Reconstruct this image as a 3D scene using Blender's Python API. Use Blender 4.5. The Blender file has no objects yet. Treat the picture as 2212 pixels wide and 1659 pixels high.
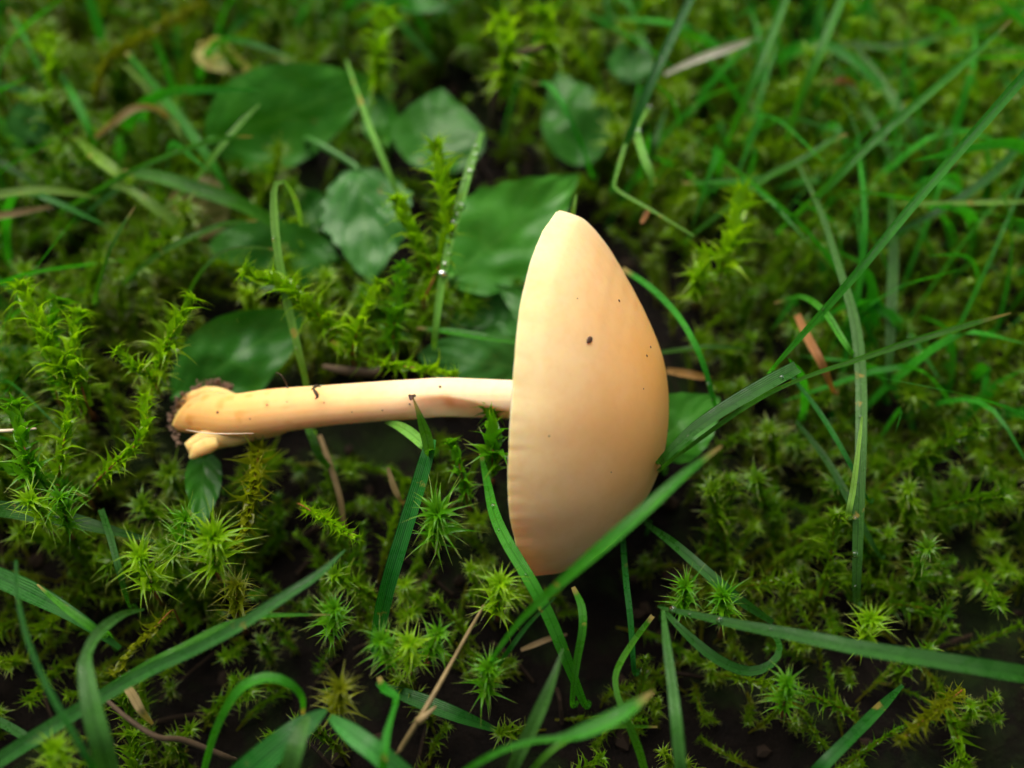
import bpy, math, random
import numpy as np
from mathutils import Vector, Matrix

random.seed(7)
rng = np.random.default_rng(7)
R = math.radians
MM = 0.001                                   # all lengths below are in millimetres

# ------------------------------------------------------------------ camera
W, H = 2212.0, 1659.0                        # working picture size for measured points
PITCH, HFOV, DIST = R(56), R(50), 107.0
AIM = np.array([0.0, 0.0, 20.0])
FWD = np.array([0.0, math.cos(PITCH), -math.sin(PITCH)])
RGT = np.array([1.0, 0.0, 0.0])
UPV = np.cross(RGT, FWD)
CAM = AIM - DIST * FWD
FPX = (W / 2) / math.tan(HFOV / 2)
scene = bpy.context.scene
cd = bpy.data.cameras.new('camera')
cam = bpy.data.objects.new('camera', cd)
scene.collection.objects.link(cam)
cam.matrix_world = Matrix(((RGT[0], UPV[0], -FWD[0], CAM[0] * MM), (RGT[1], UPV[1], -FWD[1], CAM[1] * MM),
                           (RGT[2], UPV[2], -FWD[2], CAM[2] * MM), (0, 0, 0, 1)))
cd.sensor_width = 36
cd.lens = 18 / math.tan(HFOV / 2)
cd.clip_start = 0.005
cd.clip_end = 200
cd.dof.use_dof = True
cd.dof.focus_distance = 0.098
cd.dof.aperture_fstop = cd.lens / 2.6        # an entrance pupil of about 2.6 mm
scene.camera = cam
scene.cycles.max_bounces = 7
scene.cycles.diffuse_bounces = 4
scene.cycles.transmission_bounces = 5
scene.cycles.glossy_bounces = 3

# ------------------------------------------------------------------ light
SUN_EL, SUN_AZ = R(64), R(-30)               # azimuth from +Y (away from the camera), negative = left
world = bpy.data.worlds.new('World')
scene.world = world
world.use_nodes = True
wn = world.node_tree
sky = wn.nodes.new('ShaderNodeTexSky')
sky.sky_type = 'NISHITA'
sky.sun_disc = False
sky.sun_elevation = SUN_EL
sky.sun_rotation = SUN_AZ
sky.air_density = 0.35
sky.dust_density = 9.0
sky.ozone_density = 0.0
wn.links.new(sky.outputs[0], wn.nodes['Background'].inputs[0])
wn.nodes['Background'].inputs[1].default_value = 0.08
sd = bpy.data.lights.new('sun', 'SUN')
sd.energy = 1.5
sd.angle = R(66)
sd.color = (1.0, 0.97, 0.90)
sun = bpy.data.objects.new('sun', sd)
scene.collection.objects.link(sun)
sdir = Vector((math.sin(SUN_AZ) * math.cos(SUN_EL), math.cos(SUN_AZ) * math.cos(SUN_EL), math.sin(SUN_EL)))
sun.rotation_euler = sdir.to_track_quat('Z', 'Y').to_euler()
vs = scene.view_settings
vs.view_transform = 'Standard'
vs.look = 'None'
vs.exposure = 1.08
vs.gamma = 1.0
vs.use_curve_mapping = False

# ------------------------------------------------------------------ helpers
def P(u, v, h):
    """world point (mm) at height h seen at measured point (u, v)"""
    d = FWD * FPX + RGT * (u - W / 2) - UPV * (v - H / 2)
    return CAM + d * ((h - CAM[2]) / d[2])

def proj(p):
    d = np.asarray(p, float) - CAM
    z = d @ FWD
    return W / 2 + FPX * (d @ RGT) / z, H / 2 - FPX * (d @ UPV) / z, z

def unit(a):
    a = np.asarray(a, float)
    return a / (np.linalg.norm(a, axis=-1, keepdims=True) + 1e-12)

def spline(pts, n):
    """Catmull-Rom through pts (any dimension), n samples, even in arc length"""
    p = np.asarray(pts, float)
    if len(p) == 2:
        p = np.vstack([p[0], (p[0] + p[1]) / 2, p[1]])
    q = np.vstack([2 * p[0] - p[1], p, 2 * p[-1] - p[-2]])
    out = []
    for i in range(1, len(q) - 2):
        t = np.linspace(0, 1, 24, endpoint=False)[:, None]
        a, b, c, d = q[i - 1], q[i], q[i + 1], q[i + 2]
        out.append(.5 * (2 * b + (c - a) * t + (2 * a - 5 * b + 4 * c - d) * t ** 2 + (3 * b - a - 3 * c + d) * t ** 3))
    out = np.vstack(out + [q[-2][None]])
    s = np.concatenate([[0], np.cumsum(np.linalg.norm(np.diff(out[:, :3], axis=0), axis=1))])
    x = np.linspace(0, s[-1], n)
    return np.stack([np.interp(x, s, out[:, k]) for k in range(out.shape[1])], 1)

def sstep(a, b, x):
    t = np.clip((np.asarray(x, float) - a) / (b - a), 0, 1)
    return t * t * (3 - 2 * t)

def mesh_from(name, v, f, mat, smooth=True, uv=None, attr=None):
    """v in mm; f list of tuples or an (n, k) array; uv per vertex; attr dict name -> per-vertex floats"""
    me = bpy.data.meshes.new(name)
    v = np.asarray(v, np.float32) * MM
    if isinstance(f, np.ndarray):
        n, k = f.shape
        me.vertices.add(len(v)); me.vertices.foreach_set('co', v.ravel())
        me.loops.add(n * k); me.loops.foreach_set('vertex_index', f.ravel().astype(np.int32))
        me.polygons.add(n); me.polygons.foreach_set('loop_start', np.arange(0, n * k, k, dtype=np.int32))
        me.update(calc_edges=True)
    else:
        me.from_pydata([tuple(map(float, x)) for x in v], [], f)
        me.update()
    me.polygons.foreach_set('use_smooth', [smooth] * len(me.polygons))
    if uv is not None:
        idx = np.zeros(len(me.loops), np.int32); me.loops.foreach_get('vertex_index', idx)
        lay = me.uv_layers.new(name='UVMap')
        lay.data.foreach_set('uv', np.asarray(uv, np.float32)[idx].ravel())
    for k, a in (attr or {}).items():
        at = me.attributes.new(k, 'FLOAT', 'POINT')
        at.data.foreach_set('value', np.asarray(a, np.float32))
    if mat: me.materials.append(mat)
    return me

def link(name, me, loc=(0, 0, 0), parent=None):
    o = bpy.data.objects.new(name, me)
    scene.collection.objects.link(o)
    o.location = Vector(np.asarray(loc, float) * MM)
    if parent: o.parent = parent
    return o

def thing(o, label, cat, group=None):
    o['label'] = label; o['category'] = cat
    if group: o['group'] = group
    return o

def empty(name, loc, label, cat, group=None):
    o = link(name, None, loc); o.empty_display_size = 0.002
    return thing(o, label, cat, group)

def grid_faces(nr, nc, wrap=False):
    r, c = np.meshgrid(np.arange(nr - 1), np.arange(nc if wrap else nc - 1), indexing='ij')
    c2 = (c + 1) % nc
    return np.stack([r * nc + c, r * nc + c2, (r + 1) * nc + c2, (r + 1) * nc + c], -1).reshape(-1, 4)

def tube(path, rad, ns=8):
    """verts, faces of a round tube along path (mm) with closed ends"""
    path = np.asarray(path, float); n = len(path)
    rad = np.broadcast_to(np.asarray(rad, float), (n,))
    T = unit(np.gradient(path, axis=0))
    ref = np.array([0.31, 0.2, 0.93]) if abs(T[0][2]) < .8 else np.array([1., .1, 0])
    A = unit(np.cross(T, ref)); B = np.cross(T, A)
    th = np.linspace(0, 2 * math.pi, ns, endpoint=False)
    v = path[:, None] + rad[:, None, None] * (A[:, None] * np.cos(th)[None, :, None] + B[:, None] * np.sin(th)[None, :, None])
    f = [tuple(int(i) for i in q) for q in grid_faces(n, ns, True)]
    f += [tuple(range(ns))[::-1], tuple(range((n - 1) * ns, n * ns))]
    return v.reshape(-1, 3), f

# cheap smooth value noise on arrays
_P = rng.random((64, 64, 64))
def vnoise(p, sc):
    p = np.asarray(p, float) / sc + 17.3
    i = np.floor(p).astype(int); t = p - i; t = t * t * (3 - 2 * t)
    out = 0
    for dx in (0, 1):
        for dy in (0, 1):
            for dz in (0, 1):
                w = (t[..., 0] if dx else 1 - t[..., 0]) * (t[..., 1] if dy else 1 - t[..., 1]) * (t[..., 2] if dz else 1 - t[..., 2])
                out = out + w * _P[(i[..., 0] + dx) % 64, (i[..., 1] + dy) % 64, (i[..., 2] + dz) % 64]
    return out - .5

# ------------------------------------------------------------------ materials
class NT:
    def __init__(s, name):
        s.m = bpy.data.materials.new(name); s.m.use_nodes = True
        s.t = s.m.node_tree; s.b = s.t.nodes['Principled BSDF']; s.o = s.t.nodes['Material Output']
    def n(s, typ, **kw):
        x = s.t.nodes.new('ShaderNode' + typ)
        for k, val in kw.items():
            if k.startswith('i_'): x.inputs[k[2:].replace('_', ' ')].default_value = val
            else: setattr(x, k, val)
        return x
    def l(s, a, b): s.t.links.new(a, b)
    def ramp(s, fac, stops):
        r = s.n('ValToRGB'); e = r.color_ramp.elements
        while len(e) < len(stops): e.new(.5)
        for el, (p, c) in zip(e, stops):
            el.position = p; el.color = (*c, 1) if len(c) == 3 else c
        s.l(fac, r.inputs[0]); return r.outputs[0]
    def mix(s, fac, a, b, mode='MIX'):
        x = s.n('Mix', data_type='RGBA', blend_type=mode)
        for inp, val in ((x.inputs[0], fac), (x.inputs[6], a), (x.inputs[7], b)):
            if isinstance(val, (int, float)): inp.default_value = val
            elif isinstance(val, tuple): inp.default_value = (*val, 1)
            else: s.l(val, inp)
        return x.outputs[2]
    def math(s, op, a, b=0.0):
        x = s.n('Math', operation=op)
        for i, val in enumerate((a, b)):
            if isinstance(val, (int, float)): x.inputs[i].default_value = val
            else: s.l(val, x.inputs[i])
        return x.outputs[0]
    def noise(s, scale, detail=3, rough=.55, vec=None):
        x = s.n('TexNoise', i_Scale=scale, i_Detail=detail, i_Roughness=rough)
        if vec: s.l(vec, x.inputs['Vector'])
        return x.outputs[0]
    def bump(s, h, strength, dist):
        x = s.n('Bump', i_Strength=strength, i_Distance=dist); s.l(h, x.inputs['Height'])
        s.l(x.outputs[0], s.b.inputs['Normal']); return x
    def leafy(s, col, tcol, amount, rough, spec=.5):
        """principled + translucent: a thin living leaf"""
        s.l(col, s.b.inputs['Base Color'])
        if isinstance(rough, float): s.b.inputs['Roughness'].default_value = rough
        else: s.l(rough, s.b.inputs['Roughness'])
        s.b.inputs['Specular IOR Level'].default_value = spec
        tr = s.n('BsdfTranslucent'); s.l(tcol, tr.inputs['Color'])
        mx = s.n('MixShader'); mx.inputs[0].default_value = amount
        s.l(s.b.outputs[0], mx.inputs[1]); s.l(tr.outputs[0], mx.inputs[2]); s.l(mx.outputs[0], s.o.inputs[0])
        return s.m

def scaled(c, k): return tuple(min(1, x * k) for x in c)

def grass_mat(name, c0, c1, rib=.5, stain=(.35, .24, .05), stain_at=.66, rough=.32, trans=.35, tip=None):
    m = NT(name)
    uv = m.n('UVMap'); sep = m.n('SeparateXYZ'); m.l(uv.outputs[0], sep.inputs[0])
    geo = m.n('TexCoord'); inf = m.n('ObjectInfo')
    nz = m.noise(260, 4, .6, geo.outputs['Object'])
    col = m.ramp(nz, [(.3, c0), (.7, c1)])
    # ribs running the length of the blade
    wob = m.math('MULTIPLY', nz, .06)
    st = m.math('SINE', m.math('MULTIPLY', m.math('ADD', sep.outputs[0], wob), 50.0))
    st = m.math('MULTIPLY', m.math('ADD', st, 1.0), .5)
    col = m.mix(m.math('MULTIPLY', st, rib), col, scaled(c1, 1.8))
    mid = m.math('LESS_THAN', m.math('ABSOLUTE', m.math('SUBTRACT', sep.outputs[0], .5)), .035)
    col = m.mix(m.math('MULTIPLY', mid, .5), col, scaled(c0, .5))
    blot = m.noise(75, 4, .6, geo.outputs['Object'])
    col = m.mix(m.ramp(blot, [(.35, (.55, .55, .55)), (.6, (0, 0, 0))]), col, scaled(c0, .62))
    hs = m.n('HueSaturation'); m.l(col, hs.inputs['Color'])
    m.l(m.math('ADD', m.math('MULTIPLY', inf.outputs['Random'], .035), .485), hs.inputs['Hue'])
    m.l(m.math('ADD', m.math('MULTIPLY', inf.outputs['Random'], .45), .78), hs.inputs['Value'])
    col = hs.outputs[0]
    spots = m.noise(420, 5, .62, geo.outputs['Object'])
    sp = m.ramp(spots, [(stain_at, (0, 0, 0)), (stain_at + .06, (1, 1, 1))])
    col = m.mix(m.math('MULTIPLY', sp, .75), col, stain)
    if tip:
        col = m.mix(m.ramp(sep.outputs[1], [(.955, (0, 0, 0)), (.985, (1, 1, 1))]), col, tip)
    tcol = m.mix(1.0, col, (1.5, 1.6, .4), 'MULTIPLY')
    rg = m.ramp(m.noise(900, 3, .6, geo.outputs['Object']), [(.38, (max(.12, rough - .2),) * 3), (.62, (rough + .22,) * 3)])
    m.bump(st, .6, .00010)
    return m.leafy(col, tcol, trans, rg, .34)

G_FRESH = grass_mat('grass_fresh', (.024, .150, .006), (.058, .240, .013), rib=.6, tip=(.34, .27, .08))
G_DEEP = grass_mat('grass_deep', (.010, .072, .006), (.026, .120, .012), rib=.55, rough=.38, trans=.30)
G_PALE = grass_mat('grass_pale', (.100, .260, .024), (.190, .370, .060), rib=.6, stain=(.42, .30, .06), stain_at=.60, trans=.3)
G_YELL = grass_mat('grass_yellowish', (.100, .200, .015), (.170, .270, .025), stain=(.4, .22, .05), stain_at=.58)
G_BLUE = grass_mat('grass_bluish', (.017, .085, .010), (.044, .150, .024), rib=.95, rough=.32, trans=.25)
G_DRY = grass_mat('grass_dry', (.20, .13, .05), (.36, .26, .13), rib=.4, stain=(.16, .08, .03), stain_at=.6, rough=.6, trans=.3)
G_STRAW = grass_mat('grass_straw_white', (.45, .42, .33), (.62, .60, .50), rib=.4, stain=(.30, .2, .1), stain_at=.62, rough=.5, trans=.25)
G_RUST = grass_mat('grass_rust', (.22, .08, .025), (.36, .17, .06), rib=.4, stain=(.2, .1, .03), stain_at=.6, rough=.55, trans=.3)

def leaf_mat(name, c0, c1, vein, rough=.26, stain_at=.68):
    m = NT(name)
    geo = m.n('TexCoord'); at = m.n('Attribute', attribute_name='vein')
    nz = m.noise(150, 5, .6, geo.outputs['Object'])
    col = m.ramp(nz, [(.32, c0), (.68, c1)])
    col = m.mix(m.math('MULTIPLY', at.outputs['Fac'], .75), col, vein)
    sp = m.ramp(m.noise(330, 5, .65, geo.outputs['Object']), [(stain_at, (0, 0, 0)), (stain_at + .04, (1, 1, 1))])
    col = m.mix(m.math('MULTIPLY', sp, .8), col, (.16, .085, .03))
    rg = m.ramp(m.noise(420, 4, .6, geo.outputs['Object']), [(.35, (rough - .08,) * 3), (.7, (rough + .26,) * 3)])
    bm = m.noise(1500, 4, .6, geo.outputs['Object'])
    m.bump(bm, .30, .00016)
    return m.leafy(col, m.mix(1.0, col, (1.4, 1.5, .6), 'MULTIPLY'), .24, rg, .25)

L_GREEN = leaf_mat('broadleaf_green', (.024, .150, .008), (.052, .230, .016), (.07, .25, .03))
L_BLUE = leaf_mat('broadleaf_bluish', (.022, .120, .014), (.044, .175, .028), (.06, .19, .035), rough=.27)
L_DARK = leaf_mat('broadleaf_dark', (.015, .100, .006), (.034, .155, .012), (.045, .17, .02), rough=.27)
L_YELL = leaf_mat('broadleaf_yellowing', (.15, .17, .02), (.26, .25, .035), (.3, .28, .06), rough=.4, stain_at=.60)
L_BRWN = leaf_mat('broadleaf_browning', (.07, .09, .018), (.14, .13, .03), (.2, .16, .06), rough=.45, stain_at=.52)

def moss_mat(name, c0, c1, use_attr=False, browning=0.0):
    m = NT(name)
    uv = m.n('UVMap'); sep = m.n('SeparateXYZ'); m.l(uv.outputs[0], sep.inputs[0])
    if use_attr: fac = m.n('Attribute', attribute_name='tint').outputs['Fac']
    else: fac = m.n('ObjectInfo').outputs['Random']
    col = m.ramp(fac, [(0, c0), (1, c1)])
    if use_attr:
        col = m.mix(m.n('Attribute', attribute_name='old').outputs['Fac'], col, (.13, .095, .008))
    geo = m.n('TexCoord')
    col = m.mix(m.math('MULTIPLY', m.noise(900, 3, .6, geo.outputs['Object']), .5), col, scaled(c0, .8))
    tipc = m.ramp(sep.outputs[1], [(.70, (0, 0, 0)), (1.0, (.7, .7, .7))])
    col = m.mix(tipc, col, (.44, .42, .10))
    tcol = m.mix(1.0, col, (1.4, 1.5, .5), 'MULTIPLY')
    return m.leafy(col, tcol, .48, .18, .30)

M_YEL = moss_mat('moss_yellow_green', (.140, .330, .004), (.270, .480, .006))
M_GRN = moss_mat('moss_green', (.050, .220, .004), (.130, .350, .006))
M_OLV = moss_mat('moss_olive', (.120, .160, .004), (.220, .250, .008))
M_CARPET = moss_mat('moss_carpet_leaf', (.030, .160, .003), (.240, .430, .005), use_attr=True)

def plain(name, c0, c1, scale, rough=.7, bump=0, bdist=.0003, spec=.4):
    m = NT(name); geo = m.n('TexCoord')
    nz = m.noise(scale, 5, .62, geo.outputs['Object'])
    m.l(m.ramp(nz, [(.3, c0), (.7, c1)]), m.b.inputs['Base Color'])
    m.b.inputs['Roughness'].default_value = rough
    m.b.inputs['Specular IOR Level'].default_value = spec
    if bump: m.bump(nz, bump, bdist)
    return m.m

M_STEM = plain('moss_stem_red', (.16, .045, .012), (.30, .10, .022), 700, .5)
SOIL = plain('dark_soil', (.006, .0045, .003), (.018, .012, .007), 260, .95, .6, .0012, .15)
CRUST = plain('soil_crust', (.05, .03, .02), (.26, .17, .115), 900, .9, .6, .0004, .2)
GRIT = plain('dark_grit', (.030, .014, .008), (.10, .045, .022), 2500, .6, .4, .0001)
TWIG = plain('dry_stalk', (.10, .075, .025), (.22, .16, .065), 500, .6, .3, .0002)
FIBRE = plain('pale_fibre', (.55, .42, .28), (.75, .62, .45), 800, .4)
CRUMB = plain('wet_crumbs', (.004, .0025, .0015), (.020, .012, .006), 160, .9, .3, .0003, .15)
LITTER = plain('plant_litter', (.025, .016, .007), (.085, .055, .025), 160, .8, .3, .0003)

# open ground beyond the patch: dark mossy-toned soil, colour blackened further for shade under the moss
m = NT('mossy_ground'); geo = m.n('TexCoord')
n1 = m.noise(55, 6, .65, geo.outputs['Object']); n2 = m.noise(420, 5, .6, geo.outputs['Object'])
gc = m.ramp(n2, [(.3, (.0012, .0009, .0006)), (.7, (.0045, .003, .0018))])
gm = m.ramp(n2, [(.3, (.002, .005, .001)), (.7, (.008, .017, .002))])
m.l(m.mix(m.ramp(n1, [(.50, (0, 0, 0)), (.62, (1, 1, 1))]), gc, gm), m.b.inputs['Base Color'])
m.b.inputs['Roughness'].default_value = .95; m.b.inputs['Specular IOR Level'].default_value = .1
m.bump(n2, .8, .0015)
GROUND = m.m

# water
m = NT('water'); m.b.inputs['Base Color'].default_value = (1, 1, 1, 1); m.b.inputs['Roughness'].default_value = 0.0
m.b.inputs['Transmission Weight'].default_value = 1.0; m.b.inputs['IOR'].default_value = 1.333
WATER = m.m

# mushroom flesh
def flesh(name, pale, deep, attr, noise_amt=.25, extra=None, sss=.55):
    m = NT(name); geo = m.n('TexCoord'); at = m.n('Attribute', attribute_name=attr)
    big = m.noise(120, 4, .55, geo.outputs['Object'])
    f = m.math('ADD', at.outputs['Fac'], m.math('MULTIPLY', m.math('SUBTRACT', big, .5), noise_amt))
    col = m.ramp(f, [(0, pale), (1, deep)])
    damp = m.ramp(m.noise(55, 5, .62, geo.outputs['Object']), [(.42, (0, 0, 0)), (.68, (.38, .38, .38))])
    col = m.mix(damp, col, scaled(deep, .82))
    fine = m.noise(1100, 4, .6, geo.outputs['Object'])
    col = m.mix(m.ramp(fine, [(.45, (0, 0, 0)), (.8, (.16, .16, .16))]), col, scaled(deep, .75))
    st = m.n('Attribute', attribute_name='stain').outputs['Fac']
    col = m.mix(st, col, (.66, .27, .035))
    m.l(col, m.b.inputs['Base Color'])
    b = m.b.inputs
    b['Subsurface Weight'].default_value = sss
    b['Subsurface Radius'].default_value = (1.0, .48, .16)
    b['Subsurface Scale'].default_value = .0024
    b['Roughness'].default_value = .62
    b['Specular IOR Level'].default_value = .24
    tiny = m.n('TexNoise', i_Scale=2600, i_Detail=4)
    sep = m.n('Attribute', attribute_name='striae').outputs['Fac']
    hh = m.math('ADD', m.math('MULTIPLY', tiny.outputs[0], .5), m.math('ADD', sep, m.math('MULTIPLY', big, .8)))
    m.bump(hh, .35, .00018)
    return m.m
CAPM = flesh('cap_flesh', (.88, .63, .34), (.86, .395, .088), 'disc', .55, sss=.85)
STEMM = flesh('stem_flesh', (.92, .76, .50), (.85, .47, .14), 'disc', .4, sss=.8)
GILLM = flesh('gill_flesh', (.86, .68, .42), (.80, .52, .24), 'disc')

# ------------------------------------------------------------------ ground sheet
ax = np.concatenate([-np.geomspace(40000, 150, 16), np.arange(-140, 141, 2.5), np.geomspace(150, 40000, 16)])
ay = np.concatenate([-np.geomspace(40000, 110, 16), np.arange(-100, 231, 2.5), np.geomspace(240, 40000, 16)])
gx, gy = np.meshgrid(ax, ay)
gp = np.stack([gx, gy, 0 * gx], -1)
def soil_z(p):
    p = np.asarray(p, float).copy(); p[..., 2] = 0
    return vnoise(p, 26) * 7 + vnoise(p + 40, 9) * 3 + vnoise(p + 90, 4) * 1.6 - 1.0
gp[..., 2] = soil_z(gp)
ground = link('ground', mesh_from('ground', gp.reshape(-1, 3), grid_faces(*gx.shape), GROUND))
ground['kind'] = 'structure'
def on_soil(x, y): return float(soil_z(np.array([[x, y, 0.0]]))[0])

# ------------------------------------------------------------------ mushroom
mush = empty('mushroom', P(640, 930, 12), 'fallen ochre cream mushroom lying on its side on the moss', 'mushroom')
MB = P(640, 930, 12)
dimg, nimg = -UPV, -FWD                       # "down in the picture" and "towards the lens" as world directions
TILT = R(12.5)
a2 = unit(np.array([.9965, .083]))
AXI = unit(math.cos(TILT) * (a2[0] * RGT + a2[1] * dimg) + math.sin(TILT) * nimg)
PX = unit(-a2[1] * RGT + a2[0] * dimg)
QX = unit(np.cross(AXI, PX)); QX = QX if QX @ nimg > 0 else -QX
CC = P(1190, 848, 20)
CR = 388 * ((CC - CAM) @ FWD) / FPX           # cap radius in mm
up_r = [0, .10, .28, .51, .78, .90, .955, .985, 1.0]
up_h = [.650, .640, .592, .468, .288, .195, .138, .080, 0]
lo_r = [0, .10, .20, .34, .55, .78, .93, .975, 1.0]
lo_h = [.650, .658, .657, .644, .574, .424, .252, .130, 0]
def cap_h(rho, ph):
    w = (1 + np.cos(ph)) / 2
    rr = np.linspace(0, 1, 201)
    fu = np.interp(rr, up_r, up_h); fl = np.interp(rr, lo_r, lo_h)
    for f in (fu, fl):
        for _ in range(3):
            wf = sstep(.975, .86, rr)
            g = np.convolve(np.pad(f, 12, mode='reflect', reflect_type='odd'), np.ones(25) / 25, 'valid')
            g2 = np.convolve(np.pad(f, 2, mode='reflect', reflect_type='odd'), np.ones(5) / 5, 'valid'); f[:] = g * wf + g2 * (1 - wf)
    return w * np.interp(rho, rr, fl) + (1 - w) * np.interp(rho, rr, fu)
NR, NA = 70, 420
ph = np.linspace(0, 2 * math.pi, NA, endpoint=False)
rho = np.sin(np.linspace(0, 1, NR) * math.pi / 2) ** .9
rr, pp = np.meshgrid(rho, ph, indexing='ij')
circ = np.stack([np.cos(pp), np.sin(pp), 0 * pp], -1)
wob = 1 + rr ** 6 * (.007 * np.sin(3 * pp + 1) + .005 * np.sin(7 * pp + .4) + .0028 * np.sin(13 * pp + 2) + .0016 * np.sin(23 * pp)) + sstep(.975, 1, rr) * .010 * vnoise(circ + 9, .028)
hh = cap_h(rr, pp) + .014 * vnoise(circ * rr[..., None] + 3, .4) + rr ** 4 * (.012 * np.sin(2 * pp + 1) + .006 * np.sin(5 * pp))
hh = hh + rr ** 3 * .0 * np.clip(-np.sin(2 * pp), 0, 1) * (np.sin(pp) > 0)     # the margin lifts a little on its upper near side
hh = hh + .0011 * np.sin(rr * 62 + 5 * vnoise(circ, .4)) * sstep(.35, .6, rr) * sstep(.95, .8, rr) * np.clip(-np.cos(pp), 0, 1)
def cap_pt(r, p, h): return CC + CR * (np.asarray(r * np.cos(p))[..., None] * PX + np.asarray(r * np.sin(p))[..., None] * QX + np.asarray(h)[..., None] * AXI)
top = cap_pt(rr * wob, pp, hh)
disc = np.clip(1.0 - rr ** 2.0 * .95, 0, 1)
rs = random.Random(3)
stri = .35 * vnoise(circ + 2, .022) * sstep(.72, 1.0, rr)
inner = cap_pt(rr[::-1] * .965 * wob[::-1], pp[::-1], np.maximum(hh[::-1] - .075 * (1 - .75 * rr[::-1] ** 5) - .01, -.012 * rr[::-1] ** 3))
capv = np.concatenate([top.reshape(-1, 3), inner.reshape(-1, 3)]) - MB
capf = grid_faces(2 * NR, NA, True)
d_all = np.concatenate([disc.ravel(), disc[::-1].ravel() * 0])
cap = link('cap', mesh_from('cap', capv, capf, CAPM, attr={'disc': d_all, 'stain': np.zeros(len(capv)), 'striae': np.concatenate([stri.ravel(), np.zeros(stri.size)])}), parent=mush)
# gills under the cap
gv, gf, ga = [], [], []
NG = 84
for g in range(NG):
    p = 2 * math.pi * g / NG
    r0 = .20 if g % 2 == 0 else .5
    rs_ = np.linspace(r0, .95, 12)
    hs = cap_h(rs_, np.full(12, p)) - .065
    he = np.minimum(hs, np.maximum(.30 * (1 - rs_) * 1.6 - .0, -.005))
    for side in (-.006, .006):
        b = len(gv)
        for k in range(12):
            gv.append(cap_pt(rs_[k], p + side * .35 / max(rs_[k], .2), hs[k])); gv.append(cap_pt(rs_[k], p + side * .1, he[k])); ga += [.3, .7]
        for k in range(11): gf.append((b + 2 * k, b + 2 * k + 1, b + 2 * k + 3, b + 2 * k + 2))
gills = link('gills', mesh_from('gills', np.array(gv) - MB, gf, GILLM, attr={'disc': ga, 'stain': [0] * len(gv), 'striae': [0] * len(gv)}), parent=cap)
gills['kind'] = 'stuff'

# stem
SP = [(398, 893, 15.5, 36), (445, 892, 16.0, 45), (510, 898, 16.6, 48), (600, 887, 17.4, 48), (700, 877, 18.2, 44), (800, 869, 19, 43), (900, 862, 19.6, 43),
      (960, 858, 20, 42.5), (1040, 860, 20, 42), (1115, 862, 20, 41.5), (1200, 862, 20, 44), (1330, 858, 20, 52)]
sp = np.array([[*P(u, v, h), r * ((P(u, v, h) - CAM) @ FWD) / FPX, u] for u, v, h, r in SP])
ss = spline(sp, 150); NS = 64
T = unit(np.gradient(ss[:, :3], axis=0))
N_ = unit(nimg - (T @ nimg)[:, None] * T); D_ = np.cross(T, N_); D_ = np.where((D_ @ dimg)[:, None] > 0, D_, -D_)
th = np.linspace(-math.pi, math.pi, NS, endpoint=False)
uu = ss[:, 4][:, None]; tt = np.broadcast_to(th[None], (150, NS))
rad = 1.0 * ss[:, 3][:, None] * (1 + .02 * vnoise(np.stack([np.cos(tt), np.sin(tt), uu / 60 + 0 * tt], -1), .9) + .012 * np.sin(tt * 3 + uu / 120))
# a sharp fold with a flattened lower side near the cap
off = np.interp(uu, [860, 890, 960, 1000, 1050, 1115, 1200], [-6, -6, -4, 2, 14, 30, 36])
tc = np.arcsin(np.clip(off / 43, -.95, .95)); te = np.minimum(tc + R(82), R(96))
wfold = sstep(850, 950, uu) * 1.0
cen = (tc + te) / 2; half = (te - tc) / 2
chord = np.cos(half) / np.maximum(np.cos(np.clip(tt - cen, -half, half)), .2)
inside = (tt > tc) & (tt < te)
rad = np.where(inside, rad * (1 + wfold * (chord - 1) * .9), rad)
sv = ss[:, None, :3] + rad[..., None] * (N_[:, None] * np.cos(tt)[..., None] + D_[:, None] * np.sin(tt)[..., None])
vpx = 862 + 43 * np.sin(tt)
stain = .62 * np.exp(-(((uu - 973 - (vpx - 870) * .25) / 13) ** 2 + ((vpx - 874) / 15) ** 2)) * (np.cos(tt) > 0)
stain = stain + .30 * np.exp(-(((uu - 1000) / 34) ** 2 + ((vpx - 888) / 13) ** 2)) * (np.cos(tt) > 0)
stain = stain + .55 * sstep(.10, .35, vnoise(np.stack([uu / 20 + 0 * tt, np.cos(tt) * 3, np.sin(tt) * 3], -1), 1.0)) * sstep(800, 450, uu)
sdisc = np.broadcast_to(np.interp(uu, [380, 520, 700, 900, 1100], [1, .95, .7, .25, .0]), rad.shape)
# the torn end: end ring pulled in
f = [tuple(int(i) for i in q) for q in grid_faces(150, NS, True)] + [tuple(range(NS))[::-1], tuple(range(149 * NS, 150 * NS))]
# slant the torn end and roughen it
endw = sstep(470, 398, uu)[..., None]
sv = sv + endw * (T[:, None] * (2.2 * np.sin(tt) * -.55 + 1.2 * vnoise(sv, 1.2))[..., None])
stem = link('stem', mesh_from('stem', sv.reshape(-1, 3) - MB, f, STEMM, attr={'disc': sdisc.ravel(), 'stain': np.broadcast_to(stain, rad.shape).ravel(), 'striae': (.12 * np.sin(tt * 19)).ravel() + 0 * rad.ravel()}), parent=mush)

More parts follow.
